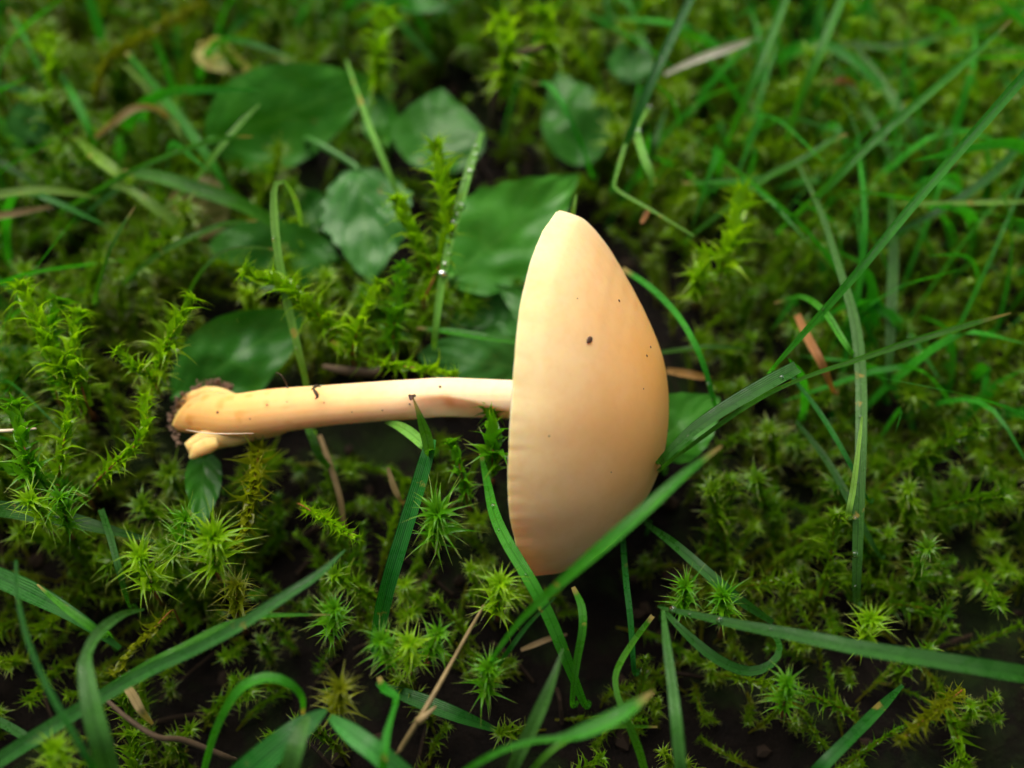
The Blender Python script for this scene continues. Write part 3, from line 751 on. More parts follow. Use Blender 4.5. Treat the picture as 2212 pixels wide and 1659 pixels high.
stalk('straw_needle', 'thin pale straw lying over green moss', [(-40, 932, 22), (20, 930, 22.5), (78, 926, 23)], [4.5, 4, 2.5], FIBRE, 'straw', root=False)
stalk('white_fibre', 'fine white fibre stretched across the torn stem base', [(402, 929, 19.6), (450, 936, 20.0), (500, 937, 20.2), (548, 936, 20.2)], [.7, 1.3, 1.2, .5], FIBRE, 'fibre', root=False)
stalk('curled_hair', 'tiny brown hair curling up from the top of the stem', [(596, 805, 21.5), (606, 809, 22), (615, 822, 21.5), (622, 838, 20)], [1.0, 1.5, 1.7, 1.6], LITTER, 'hair', root=False)

# ------------------------------------------------------------------ broad leaves
def broad_leaf(label, base, tip, wl, wr, mat, bend=1.5, cup=.10, roll=0, pet=None, name='broad_leaf', shape=(.30, .9), pucker=.10, crenate=.04, seed=0):
    """base / tip (u, v, h); half widths in px to either side of the midrib"""
    n, m_ = 34, 23
    p0, p1 = P(*base), P(*tip)
    p0, p1 = p0 - .07 * (p1 - p0), p1 + .07 * (p1 - p0)
    wl, wr = wl * 1.2, wr * 1.2
    L = np.linalg.norm(p1 - p0); T0 = unit(p1 - p0)
    V_ = unit(CAM - (p0 + p1) / 2); S_ = unit(np.cross(T0, V_)); N0 = np.cross(S_, T0)
    if (S_ @ RGT if abs(T0 @ RGT) < .7 else S_ @ dimg) < 0: S_ = -S_
    N0 = N0 if N0 @ V_ > 0 else -N0
    c_, s2 = math.cos(R(roll)), math.sin(R(roll)); S_, N0 = S_ * c_ + N0 * s2, N0 * c_ - S_ * s2
    k = (((p0 + p1) / 2 - CAM) @ FWD) / FPX
    t = np.linspace(0, 1, n)
    tm, pw = shape
    pa = .62; pb = pa * (1 - tm) / tm
    prof = t ** pa * (1 - t) ** pb / (tm ** pa * (1 - tm) ** pb)
    prof[0] = .03; prof[-1] = .01
    e = np.linspace(-1, 1, m_)
    Wd = np.where(e[None] < 0, wl * k * prof[:, None], wr * k * prof[:, None])
    edge = 1 + .20 * vnoise(np.stack([t * 5 + seed * 3.3, 0 * t, 0 * t], -1), 1.0)[:, None] * (e[None] < 0) + .20 * vnoise(np.stack([t * 5 + seed * 5.1, 0 * t + 4, 0 * t], -1), 1.0)[:, None] * (e[None] >= 0)
    ser = edge + crenate * np.abs(np.sin(t * 26 + seed))[:, None] * (np.abs(e)[None] ** 6) - crenate * (np.abs(e)[None] ** 6)
    lat = Wd * e[None] * ser
    # curved side veins
    q = t[:, None] * 4.3 - np.abs(e)[None] ** 1.3 * 1.7 + .25 * np.sin(seed * 2.1 + e[None] * 2.4)
    vein = np.exp(-((q - np.round(q)) / .075) ** 2) * (1 - .35 * np.abs(e)[None])
    mid = np.exp(-(e[None] / .055) ** 2) + 0 * q
    vein = np.maximum(vein, mid)
    zz = cup * Wd * np.abs(e)[None] ** 1.5 - bend * (t[:, None] - .3) ** 2 * 3 + pucker * np.cos(q * 2 * math.pi) * -.5 * (1 - mid)
    pos = p0 + (t[:, None, None] * L) * T0 + lat[..., None] * S_ + zz[..., None] * N0
    pos = pos + (3.0 * vnoise(pos + seed * 7.7, 4.6) + .55 * vnoise(pos + seed * 3.1, 1.6))[..., None] * N0
    root = P(base[0] + 8, base[1] + 10, 0) if pet is None else P(pet[0], pet[1], 0)
    root = np.array([root[0], root[1], on_soil(root[0], root[1]) - .8])
    o = empty(name, root, label, 'leaf', 'broad leaves in the moss')
    link('blade', mesh_from('blade', pos.reshape(-1, 3) - root, grid_faces(n, m_), mat, attr={'vein': vein.ravel()}), parent=o)
    mp = P(*pet) if pet is not None and len(pet) == 3 else (p0 * .5 + root * .5) + np.array([0.4, 0, .4])
    v_, f_ = tube(spline([pos[2, m_ // 2], pos[0, m_ // 2], mp, root], 20), np.linspace(.42, .55, 20), 8)
    link('petiole', mesh_from('petiole', v_ - root, f_, mat, attr={'vein': np.full(len(v_), .8)}), parent=o)
    return o
broad_leaf('largest smooth green leaf with its tip raised behind the looped blade', (470, 300, 11), (800, 178, 14), 88, 92, L_GREEN, cup=.10, roll=-6, shape=(.36, .62), crenate=.02, seed=1)
broad_leaf('narrow green leaf standing at the tip of the largest smooth leaf', (830, 300, 9), (800, 160, 13), 34, 34, L_GREEN, cup=.2, roll=10, seed=2)
broad_leaf('dull bluish leaf standing behind the moss shoot and the dewy blade', (935, 365, 9), (955, 182, 13), 82, 84, L_DARK, cup=.12, shape=(.36, .55), seed=3)
broad_leaf('crinkled green leaf with brown edge spots beside the looped blade', (775, 378, 14), (800, 592, 11), 78, 92, L_BLUE, cup=.10, pet=(668, 302, 13.5), shape=(.36, .55), pucker=.38, crenate=.12, seed=4)
broad_leaf('heart shaped veined leaf with pointed tip behind the top of the cap', (985, 590, 11), (1246, 382, 14.5), 96, 88, L_GREEN, cup=.06, shape=(.34, .72), pucker=.2, crenate=.10, seed=5)
broad_leaf('dark smooth leaf above the torn end of the stem', (395, 850, 8), (632, 690, 13), 78, 80, L_DARK, cup=.14, shape=(.42, .62), crenate=.02, seed=6)
broad_leaf('wet shining leaf lying behind the stem next to the cap', (1180, 800, 9), (925, 770, 12), 62, 66, L_BLUE, cup=.05, shape=(.45, .55), pucker=.15, seed=7)
broad_leaf('small dark glossy leaf half hidden behind the cap', (1190, 690, 9), (1082, 622, 13), 42, 46, L_DARK, cup=.2, seed=8)
broad_leaf('little dark leaf below the small glossy leaf behind the cap', (1180, 745, 10), (1075, 700, 12), 34, 36, L_BLUE, cup=.1, seed=18)
broad_leaf('dark leaf lying under the looped blade and the moss tips', (715, 560, 8), (455, 530, 9), 62, 66, L_DARK, cup=.1, shape=(.45, .6), seed=9)
broad_leaf('bluish shaded leaf in the hollow above the cap', (1265, 340, 7), (1205, 150, 11), 62, 66, L_DARK, cup=.2, shape=(.34, .6), seed=10)
broad_leaf('pale bluish leaf among yellow green moss tufts', (1350, 165, 12), (1390, 55, 15), 40, 42, L_BLUE, cup=.1, seed=11)
broad_leaf('bright green leaf sticking out behind the dome of the cap', (1410, 960, 9), (1542, 868, 13), 62, 66, L_GREEN, cup=.1, shape=(.4, .7), seed=12)
broad_leaf('browning leaf under the broad blurred blades', (392, 500, 7), (470, 395, 10), 50, 54, L_BRWN, cup=.1, shape=(.5, .6), seed=13)
broad_leaf('green leaf pointing down below the torn stem base', (440, 985, 11), (432, 1112, 13), 30, 34, L_DARK, cup=.2, shape=(.4, .7), seed=14)
broad_leaf('yellowing leaf tip in the shaded moss far behind', (440, 100, 13), (540, 158, 14), 30, 34, L_YELL, cup=.12, seed=15)
broad_leaf('wet curled leaf beside the grey green slanting blade', (60, 300, 13), (75, 195, 17), 40, 46, L_BLUE, cup=.5, seed=16)
broad_leaf('oval green leaf next to the wet curled leaf', (-30, 295, 11), (88, 290, 12), 30, 32, L_GREEN, cup=.1, seed=17)
broad_leaf('dark leaf peeping out beside the tall spiky moss cluster', (-60, 800, 9), (40, 760, 12), 50, 54, L_DARK, cup=.1, seed=19)
broad_leaf('bluish leaf beyond the upright yellow green moss shoot', (850, -20, 12), (965, 18, 14), 26, 30, L_BLUE, cup=.1, seed=20)
broad_leaf('dark leaf shadowed below the heart shaped leaf', (1090, 640, 6), (1000, 690, 8), 60, 60, L_DARK, cup=.1, seed=21)
broad_leaf('shaded leaf low in the hollow between the looped blade and crinkled leaf', (690, 480, 6), (560, 420, 8), 50, 50, L_DARK, cup=.1, seed=22)

# ------------------------------------------------------------------ moss
def moss_leaf(seed, rows=5):
    """one squarrose leaf, unit: length 1, stem along +z, outwards +x, base at the origin"""
    r = random.Random(seed)
    a0, a1 = R(r.uniform(14, 26)), R(r.uniform(58, 108))
    t = np.linspace(0, 1, rows + 1)
    ts = np.linspace(0, 1, 41); ang = a0 + (a1 - a0) * sstep(.15, .75, ts)
    x = np.concatenate([[0], np.cumsum(np.sin(ang[:-1]))]) / 40; z = np.concatenate([[0], np.cumsum(np.cos(ang[:-1]))]) / 40
    cx, cz, an = np.interp(t, ts, x), np.interp(t, ts, z), np.interp(t, ts, ang)
    w = np.interp(t, [0, .15, .32, .55, .8, 1], [.15, .185, .10, .030, .009, 0])
    side = r.uniform(-.28, .28)
    v = []
    for i in range(rows + 1):
        nx, nz = -math.cos(an[i]), math.sin(an[i])       # towards the stem side
        ch = .35 * w[i]
        off = side * t[i] ** 2
        for e in ((-1, 0, 1) if i < rows else (0,)):
            k = ch * abs(e)
            v.append((cx[i] + nx * k, e * w[i] + off, cz[i] + nz * k))
    f = []
    for i in range(rows - 1):
        for c in (0, 1):
            a = i * 3 + c
            f += [(a, a + 1, a + 4), (a, a + 4, a + 3)]
    a = (rows - 1) * 3
    f += [(a, a + 1, a + 3), (a + 1, a + 2, a + 3)]
    uv = [(.5, t[i // 3] if i < rows * 3 else 1.0) for i in range(len(v))]
    return np.array(v, float), np.array(f, int), np.array(uv, float)
LEAVES = [moss_leaf(s) for s in range(8)]
LEAVES_LO = [moss_leaf(s + 40, 3) for s in range(10)]

def shoot_leaves(path, leaf_len, rnd, spacing=.34, taper=.55, star=True):
    """list of (matrix 3x3, origin, scale, leaf index, position along shoot 0 root .. 1 tip)"""
    seg = np.linalg.norm(np.diff(path, axis=0), axis=1); L = seg.sum()
    n = max(12, int(L / spacing))
    s_ = spline(path, n)
    T_ = unit(np.gradient(s_, axis=0))
    ref = unit(np.array([.3, .5, .2])); A = unit(np.cross(T_, ref)); B_ = np.cross(T_, A)
    out = []
    for i in range(n):
        q = i / (n - 1)
        th_ = i * 2.39996 + rnd.uniform(-.6, .6)
        o_ = A[i] * math.cos(th_) + B_[i] * math.sin(th_)
        z_ = unit(T_[i] + o_ * rnd.uniform(-.30, .30) + .16 * np.array([rnd.gauss(0, 1), rnd.gauss(0, 1), rnd.gauss(0, 1)]))
        if q > .88: z_ = unit(z_ - o_ * .0 + T_[i] * .4)
        x_ = unit(o_ - (o_ @ z_) * z_); y_ = np.cross(z_, x_)
        sc = leaf_len * rnd.uniform(.65, 1.25) * (1 - taper * max(0, q - .85) / .15 * .6) * (.75 + .25 * min(1, q * 4))
        out.append((np.stack([x_, y_, z_], 1), s_[i], sc, rnd.randrange(len(LEAVES)), q))
    if star:
        for k in range(14):
            th_ = k * 2.39996; o_ = A[-1] * math.cos(th_) + B_[-1] * math.sin(th_)
            z_ = unit(T_[-1] * 1.3 + o_ * (.2 + k * .05)); x_ = unit(o_ - (o_ @ z_) * z_)
            out.append((np.stack([x_, np.cross(z_, x_), z_], 1), s_[-1] + T_[-1] * .1, leaf_len * rnd.uniform(.5, .8), rnd.randrange(len(LEAVES)), 1.0))
    return out, s_

LEAF_ME = {}
def leaf_mesh(i, mat):
    key = (i, mat.name)
    if key not in LEAF_ME:
        v, f, uv = LEAVES[i]; LEAF_ME[key] = mesh_from('leaf', v, f, mat, uv=uv)
    return LEAF_ME[key]

N_LEAF = 0
def moss_shoot(label, pts, mat, leaf_px=62, seed=0, spacing=.20, rad=.24, group='single moss shoots', split=True, narrow=1.05):
    """pts from tip to foot (u, v, h)"""
    global N_LEAF
    r = random.Random(seed * 31 + 5)
    if leaf_px < 45: spacing, rad = .13, .14
    if ' star ' in label: narrow, spacing, leaf_px = .55, .15, leaf_px * 1.08
    xyz = [P(*p_) for p_ in pts][::-1]
    u, v, h = pts[-1]; q = P(u + 4, v + 6, 0); q[2] = on_soil(q[0], q[1]) - .5
    ll = 1.32 * leaf_px * ((xyz[-1] - CAM) @ FWD) / FPX
    lv, s_ = shoot_leaves(np.array(xyz), ll, r, spacing)
    o = empty('moss_shoot', q, label, 'moss', group)
    st_ = spline([q, q * .5 + xyz[0] * .5] + xyz, 26)
    v_, f_ = tube(st_, np.linspace(rad * 1.1, rad * .18, 26), 6)
    link('stem', mesh_from('stem', v_ - q, f_, M_STEM), parent=o)
    for Mx, org, sc, li, qq in lv:
        me = leaf_mesh(li, mat)
        c = bpy.data.objects.new('leaf', me); scene.collection.objects.link(c); c.parent = o
        M4 = Matrix.Identity(4)
        Ms = Mx * sc; Ms[:, 1] *= narrow
        for i in range(3):
            for j in range(3): M4[i][j] = Ms[i, j]
            M4[i][3] = (org[i] - q[i]) * MM
        c.matrix_local = M4
        N_LEAF += 1
    return o
ms = moss_shoot
Y, G, O = M_YEL, M_GRN, M_OLV
ms('tall moss shoot standing in front of the bluish leaf', [(942, 330, 26), (955, 400, 25), (968, 480, 23), (955, 560, 20), (915, 650, 16)], Y, 62, 1)
ms('short moss shoot leaning on the crinkled leaf', [(862, 440, 23), (890, 500, 21.5), (918, 555, 19), (935, 610, 15)], Y, 60, 2)
ms('moss shoot reaching across the looped blade with spread pointed leaves', [(545, 590, 25), (605, 612, 24), (660, 655, 22), (715, 705, 19), (780, 755, 15)], Y, 72, 3)
ms('small moss side shoot above the stem with upright pointed leaves', [(812, 620, 22), (790, 670, 21), (770, 720, 19), (760, 770, 15)], Y, 58, 4)
ms('green moss shoot between the crossing blade and the tall moss shoot', [(870, 590, 20), (860, 650, 19), (850, 710, 17), (850, 760, 13)], G, 60, 5)
ms('glowing yellow green moss shoot lying along the top of the stem', [(970, 808, 18.5), (900, 795, 18), (830, 785, 17), (760, 765, 15), (720, 740, 12)], Y, 46, 6, .21)
ms('moss shoot with the tallest spiky tip in its cluster', [(52, 632, 26), (78, 690, 25), (110, 760, 23), (150, 830, 20), (180, 900, 15)], Y, 66, 7)
ms('moss shoot with a broad leafy top beside the tallest spiky one', [(165, 690, 24), (160, 750, 23), (170, 810, 21), (190, 880, 17)], Y, 66, 8)
ms('green moss shoot crowded behind the tallest spiky one', [(120, 660, 22), (110, 720, 21), (115, 790, 19), (125, 860, 15)], G, 66, 9)
ms('moss shoot rising beside the dark smooth leaf', [(408, 655, 26), (385, 700, 25), (358, 750, 23), (340, 810, 19), (325, 860, 15)], Y, 58, 10)
ms('small moss shoot in front of the one beside the dark leaf', [(262, 762, 23), (292, 790, 22), (322, 810, 20), (345, 850, 16)], Y, 42, 11)
ms('yellow green moss shoot standing near the end of the pale straw', [(150, 870, 23), (142, 930, 22), (132, 990, 20), (126, 1050, 15)], Y, 48, 12)
ms('moss shoot curving down near the torn stem base', [(312, 872, 22), (312, 920, 22), (290, 965, 21), (250, 1000, 19), (205, 1045, 15)], Y, 48, 13)
ms('bright moss shoot crossed by the thin pale straw', [(34, 885, 24), (48, 950, 23), (66, 1010, 21), (80, 1060, 16)], G, 60, 14)
ms('moss shoot lying flat along a red stem above the spread star', [(10, 1010, 19), (70, 1030, 18.5), (130, 1050, 17.5), (190, 1080, 14)], G, 56, 15)
ms('spread moss star above the low dark broad blade', [(70, 1085, 22), (90, 1105, 20), (105, 1140, 16)], Y, 68, 16)
ms('green moss star crowded against the spread moss star', [(130, 1080, 21), (140, 1110, 19), (150, 1150, 15)], G, 60, 17)
ms('hairy moss shoot hanging below the torn stem base', [(520, 1165, 18), (535, 1110, 18.5), (548, 1050, 18), (556, 990, 16), (560, 960, 13)], O, 58, 18)
ms('large glowing moss star below the torn stem base', [(462, 1165, 25), (462, 1195, 22), (466, 1235, 17)], Y, 88, 19, .22)
ms('smaller yellow green moss star beside the narrow hanging blade', [(305, 1205, 23), (318, 1232, 20.5), (330, 1275, 15)], Y, 72, 20, .21)
ms('green moss star behind the large glowing moss star', [(400, 1125, 19), (395, 1150, 17), (395, 1190, 13)], G, 60, 21)
ms('dim moss star under the large glowing one', [(510, 1270, 19), (512, 1300, 17), (515, 1340, 12)], O, 64, 22)
ms('moss star with long drooping leaves under the stem', [(945, 1110, 24), (945, 1135, 21), (940, 1175, 16)], G, 82, 23, .21)
ms('moss star beside the dark blade under the cap rim', [(1080, 1262, 23), (1078, 1285, 20.5), (1072, 1325, 15)], Y, 66, 24, .21)
ms('lone moss star in the dark below the wide dark blade', [(722, 1318, 22), (720, 1340, 19.5), (715, 1380, 14)], G, 60, 25, .21)
ms('green moss star at the wide dark blade end of the three star cluster', [(825, 1385, 23), (835, 1402, 21), (845, 1440, 16)], G, 60, 26, .21)
ms('yellow green moss star in the middle of the three star cluster', [(885, 1392, 22), (886, 1410, 20), (884, 1450, 15)], Y, 62, 27, .21)
ms('green moss star nearest the dry stalk in the three star cluster', [(945, 1372, 22), (935, 1395, 20), (920, 1430, 15)], G, 58, 28, .21)
ms('brownish moss star near the joint of the arched blade', [(735, 1490, 23), (732, 1510, 21), (725, 1545, 16)], O, 62, 29, .21)
ms('dark moss star standing beside the dry tan stalk', [(1055, 1448, 20), (1055, 1470, 18), (1050, 1505, 13)], G, 60, 30, .21)
ms('bright moss shoot in the corner between stem and cap', [(1062, 905, 20), (1066, 945, 20), (1064, 985, 18.5), (1060, 1030, 14)], G, 66, 31, .21)
ms('pointed moss shoot rising from the dark under the stem', [(980, 965, 19), (992, 1005, 18), (1002, 1045, 16), (1010, 1090, 12)], G, 46, 32)
ms('braided olive moss shoot leaning over the water beaded blade', [(250, 1446, 18), (290, 1400, 19), (335, 1355, 19), (372, 1318, 17)], O, 34, 33, .22)
ms('slender yellow moss shoot pointing down under the stem', [(766, 1160, 21), (730, 1140, 20.5), (690, 1115, 19), (645, 1088, 16)], Y, 34, 34, .22)
ms('yellow moss star between the wide ribbed blade and its crossing blades', [(120, 1620, 24), (125, 1640, 22), (130, 1680, 17)], Y, 64, 35, .21)
ms('tall moss tuft shoot beyond the kinked wiry stem', [(1600, 430, 19), (1585, 490, 18.5), (1565, 560, 16.5), (1550, 620, 12)], Y, 66, 36)
ms('blurred moss shoot by the kinked stem', [(1520, 560, 18), (1510, 600, 17), (1505, 650, 12)], Y, 60, 37)
ms('bright yellow green moss star touching the long low blade', [(1880, 1340, 22), (1872, 1360, 20), (1862, 1400, 15)], Y, 66, 38, .21)
ms('green moss star in shadow below the curled loop blade', [(1700, 1480, 20), (1698, 1500, 18), (1690, 1540, 13)], G, 60, 39, .21)
ms('moss star peeping over the long low blade', [(1560, 1290, 19), (1562, 1310, 17), (1560, 1350, 12)], G, 64, 40, .21)
ms('pointed olive moss shoot lying in the dark by a blurred blade', [(1950, 1595, 19), (1990, 1560, 18.5), (2040, 1520, 16), (2080, 1490, 12)], O, 40, 41, .21)
ms('green moss star beside the start of the long low blade', [(1480, 1270, 19), (1478, 1290, 17), (1470, 1330, 12)], G, 58, 42, .21)
ms('moss tuft shoot above the hollow with a red foot', [(1085, 60, 22), (1095, 100, 21), (1090, 150, 18), (1080, 210, 12)], Y, 70, 43)
ms('long brownish moss shoot arching towards the yellowing leaf tip', [(425, 15, 19), (350, 55, 20), (270, 100, 20.5), (225, 145, 18), (205, 210, 12)], O, 40, 45, .3)
ms('yellow green moss shoot beside the tuft with a red foot', [(1180, 40, 21), (1190, 90, 19), (1195, 140, 15)], Y, 66, 46)
ms('bright moss tip beside a thin dark blade', [(100, 95, 19), (112, 140, 18), (120, 200, 14)], Y, 50, 47)
ms('upright yellow green moss shoot between bluish leaves', [(828, 40, 20), (822, 100, 18.5), (815, 160, 15), (812, 220, 10)], Y, 62, 44)

# the carpet of moss all around: prototypes stamped with numpy into one mesh
def proto(seed):
    r = random.Random(seed + 900)
    Hh = r.uniform(10, 17); bx, by = r.uniform(-8, 8), r.uniform(-8, 8)
    path = np.array([(0, 0, -1), (bx * .2, by * .2, Hh * .35), (bx * .55, by * .55, Hh * .7), (bx, by, Hh)])
    sp_ = spline(path, 30)
    lv, s_ = shoot_leaves(sp_[5:], r.uniform(3.0, 4.6), r, .26)
    vs_, fs_, us_, old, tn = [], [], [], [], []
    nb = 0
    for Mx, org, sc, li, q in lv:
        v, f, uv = LEAVES_LO[(li + nb) % len(LEAVES_LO)]
        vs_.append((v * sc) @ Mx.T + org); fs_.append(f + nb); us_.append(uv); nb += len(v)
        old.append(np.full(len(v), max(0, .5 - q * 1.3) + r.uniform(0, .08))); tn.append(np.full(len(v), r.uniform(-.15, .15)))
    v, f = tube(sp_[::3], np.linspace(.28, .12, len(sp_[::3])), 5)
    tri = [(a, b_, c) for a, b_, c, *_ in [q for q in f if len(q) == 4]] + [(q[0], q[2], q[3]) for q in f if len(q) == 4]
    vs_.append(v); fs_.append(np.array(tri) + nb); us_.append(np.zeros((len(v), 2))); old.append(np.full(len(v), 1.0)); tn.append(np.zeros(len(v)))
    return np.vstack(vs_), np.vstack(fs_), np.vstack(us_), np.concatenate(old), np.concatenate(tn), sp_[[9, 15, 21, 29]], s_
PROTO = [proto(s) for s in range(12)]

cap_poly = [(1205, 455), (1255, 470), (1330, 545), (1395, 660), (1440, 760), (1452, 930), (1440, 1010), (1400, 1090), (1330, 1175), (1245, 1245), (1150, 1245), (1095, 1110), (1088, 950), (1110, 820), (1135, 700), (1165, 540)]
stem_poly = [(365, 830), (430, 815), (520, 845), (700, 828), (960, 810), (1130, 810), (1130, 912), (960, 908), (700, 930), (520, 965), (420, 1000), (360, 950)]
big_leaf = [(470, 215), (800, 170), (745, 330), (610, 385), (500, 330)]
mid_leaf = [(690, 400), (890, 350), (910, 560), (740, 590)]
heart = [(975, 590), (1000, 370), (1240, 370), (1190, 470), (1060, 600)]
lowl = [(380, 850), (440, 705), (630, 685), (590, 840)]
POLYS = [cap_poly, stem_poly, big_leaf, mid_leaf, heart, lowl, [(860, 240), (1030, 185), (1020, 340), (880, 350)], [(1140, 190), (1290, 160), (1270, 330), (1190, 330)], [(930, 740), (1110, 740), (1120, 815), (950, 805)], [(1440, 830), (1545, 870), (1450, 980)]]
def in_poly(x, y, poly, grow=0):
    c = False; n = len(poly)
    for i in range(n):
        x0, y0 = poly[i]; x1, y1 = poly[i - 1]
        if (y0 > y) != (y1 > y) and x < (x1 - x0) * (y - y0) / (y1 - y0) + x0: c = not c
    return c
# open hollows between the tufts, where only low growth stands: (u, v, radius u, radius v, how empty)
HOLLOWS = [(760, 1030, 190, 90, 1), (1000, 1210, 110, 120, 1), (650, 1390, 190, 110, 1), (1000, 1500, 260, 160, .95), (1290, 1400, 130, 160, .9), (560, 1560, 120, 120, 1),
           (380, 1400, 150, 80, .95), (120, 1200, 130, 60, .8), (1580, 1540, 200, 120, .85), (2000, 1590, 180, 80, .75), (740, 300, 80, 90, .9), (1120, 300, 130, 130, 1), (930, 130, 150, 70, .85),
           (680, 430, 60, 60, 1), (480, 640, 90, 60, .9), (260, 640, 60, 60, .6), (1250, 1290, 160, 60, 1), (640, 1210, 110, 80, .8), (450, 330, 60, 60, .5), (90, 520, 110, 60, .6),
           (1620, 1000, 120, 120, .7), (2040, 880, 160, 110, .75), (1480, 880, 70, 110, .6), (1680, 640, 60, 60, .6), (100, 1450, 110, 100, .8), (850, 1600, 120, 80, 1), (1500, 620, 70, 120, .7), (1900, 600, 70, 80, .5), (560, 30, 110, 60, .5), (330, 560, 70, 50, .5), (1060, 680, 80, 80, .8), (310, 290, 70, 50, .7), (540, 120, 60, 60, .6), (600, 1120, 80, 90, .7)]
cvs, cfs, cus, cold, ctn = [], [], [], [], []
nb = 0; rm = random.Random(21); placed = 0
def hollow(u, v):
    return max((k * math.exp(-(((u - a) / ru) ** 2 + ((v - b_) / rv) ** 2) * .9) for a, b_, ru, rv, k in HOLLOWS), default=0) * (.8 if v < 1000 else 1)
TRI = 0
for trial in range(15000):
    x, y = rm.uniform(-115, 115), rm.uniform(-62, 170)
    z0 = on_soil(x, y)
    u0, v0, dz = proj((x, y, z0 + 9))
    inframe = -150 < u0 < W + 150 and -150 < v0 < H + 200
    if not inframe and rm.random() < .78: continue
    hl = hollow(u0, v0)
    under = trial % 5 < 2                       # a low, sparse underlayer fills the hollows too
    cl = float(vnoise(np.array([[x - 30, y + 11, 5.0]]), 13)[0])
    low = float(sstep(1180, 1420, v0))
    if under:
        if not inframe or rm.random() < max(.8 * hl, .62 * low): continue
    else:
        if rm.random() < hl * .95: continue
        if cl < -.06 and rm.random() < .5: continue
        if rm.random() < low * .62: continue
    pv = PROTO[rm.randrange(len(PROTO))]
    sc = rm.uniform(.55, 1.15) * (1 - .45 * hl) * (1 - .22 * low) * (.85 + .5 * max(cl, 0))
    if v0 < 420: sc *= 1.12
    if u0 < 480 and 480 < v0 < 1180: sc *= 1.15
    if under: sc = rm.uniform(.34, .58)
    rz = rm.uniform(0, 6.28); tx, ty = rm.gauss(0, .42), rm.gauss(-.05, .42)
    M3 = np.array((Matrix.Rotation(rz, 3, 'Z') if True else None)); Tl = np.array(Matrix.Rotation(tx, 3, 'X') @ Matrix.Rotation(ty, 3, 'Y'))
    Mx = Tl @ M3 * sc
    keep = True; lucky = rm.random() < .72
    for kp in pv[5] @ Mx.T + (x, y, z0):
        u, v, d = proj(kp)
        for po in POLYS:
            if in_poly(u, v, po) and (po is cap_poly or po is stem_poly or lucky): keep = False
        for du, dv in ((34, 0), (-34, 0), (0, 34), (0, -34)):
            if in_poly(u + du, v + dv, cap_poly) or in_poly(u + du, v + dv, stem_poly): keep = False
        if not keep: break
        # keep clear of the mushroom's own volume
        rel = kp - CC
        if -4 < rel @ AXI < 14 and np.linalg.norm(rel - (rel @ AXI) * AXI) < CR + 1.0: keep = False
        if kp[2] > 11 and x > -36 and x < 2 and abs(kp[1] - ss[int(np.argmin(np.abs(ss[:, 0] - kp[0]))), 1]) < 4.0: keep = False
    if not keep: continue
    v, f, uv, od, tn, _, _ = pv
    cvs.append(v @ Mx.T + (x, y, z0)); cfs.append(f + nb); cus.append(uv); nb += len(v)
    patch = float(vnoise(np.array([[x, y, 3.0]]), 22)[0]) * .9 + .45
    dry = max(0, float(vnoise(np.array([[x + 60, y, 8.0]]), 30)[0]) * 1.1)
    if v0 < 250 and u0 < 700: dry += .12
    if u0 < 520 and v0 > 450: patch += .16
    if u0 > 1150 and v0 < 800: patch += .4 * (1 - v0 / 800); dry *= .5
    if under: dry += .25; patch -= .22
    cold.append(np.clip(od + dry, 0, 1)); ctn.append(np.clip(tn + patch + rm.uniform(-.2, .2), 0, 1)); placed += 1
    TRI += len(f)
    if TRI > 2450000: break
carpet = link('moss_carpet', mesh_from('moss_carpet', np.vstack(cvs), np.vstack(cfs), M_CARPET, uv=np.vstack(cus), attr={'tint': np.concatenate(ctn), 'old': np.concatenate(cold)}))
thing(carpet, 'loose carpet of small green moss covering the dark soil', 'moss'); carpet['kind'] = 'stuff'

# background grass in the moss, too blurred and too many to count
gvs, gfs, gus = [], [], []; nb = 0; rg_ = random.Random(5)
for trial in range(2600):
    x, y = rg_.uniform(-115, 120), rg_.uniform(-62, 170)
    z0 = on_soil(x, y); u0, v0, _ = proj((x, y, 10))
    inside_f = 0 < u0 < W and 0 < v0 < H
    if inside_f and not (v0 < 420 and u0 > 1250) and not (u0 > 1700 and v0 < 900) and rg_.random() < (.93 if v0 > 380 else .6): continue
    az = rg_.uniform(0, 6.28); L_ = rg_.uniform(16, 38); lean = rg_.uniform(.25, 1.0); wd = rg_.choice([.22, .3, .4, .55, .75])
    dx, dy = math.cos(az) * lean, math.sin(az) * lean
    pts = np.array([(x, y, z0 - 1), (x + dx * L_ * .2, y + dy * L_ * .2, z0 + L_ * .30), (x + dx * L_ * .5, y + dy * L_ * .5, z0 + L_ * .55), (x + dx * L_, y + dy * L_, z0 + L_ * rg_.uniform(.35, .8))])
    s_ = spline(pts, 14)
    ok = True
    for kp in s_:
        u, v, d = proj(kp)
        if any(in_poly(u, v, po) for po in POLYS) or d < 84 or (v > 520 and 330 < u < 1600 and v < H) or (v > 1000 and 0 < u < W and v < H): ok = False; break
    if not ok: continue
    T_ = unit(np.gradient(s_, axis=0)); S_ = unit(np.cross(T_, [math.cos(az * 3), math.sin(az * 3), .4])); N2 = np.cross(S_, T_)
    ww = wd * np.interp(np.linspace(0, 1, 14), [0, .5, .85, 1], [.8, 1, .6, .04])
    v_ = np.stack([s_ - S_ * ww[:, None] + N2 * .18 * ww[:, None], s_, s_ + S_ * ww[:, None] + N2 * .18 * ww[:, None]], 1)
    gvs.append(v_.reshape(-1, 3)); gfs.append(grid_faces(14, 3) + nb); nb += 42
    gus.append(np.stack([np.tile([0, .5, 1], 14), np.repeat(np.linspace(0, .95, 14), 3)], 1))
bg = link('background_grass', mesh_from('background_grass', np.vstack(gvs), np.vstack(gfs), G_FRESH, uv=np.vstack(gus)))
thing(bg, 'blurred green grass growing through the moss all around', 'grass'); bg['kind'] = 'stuff'

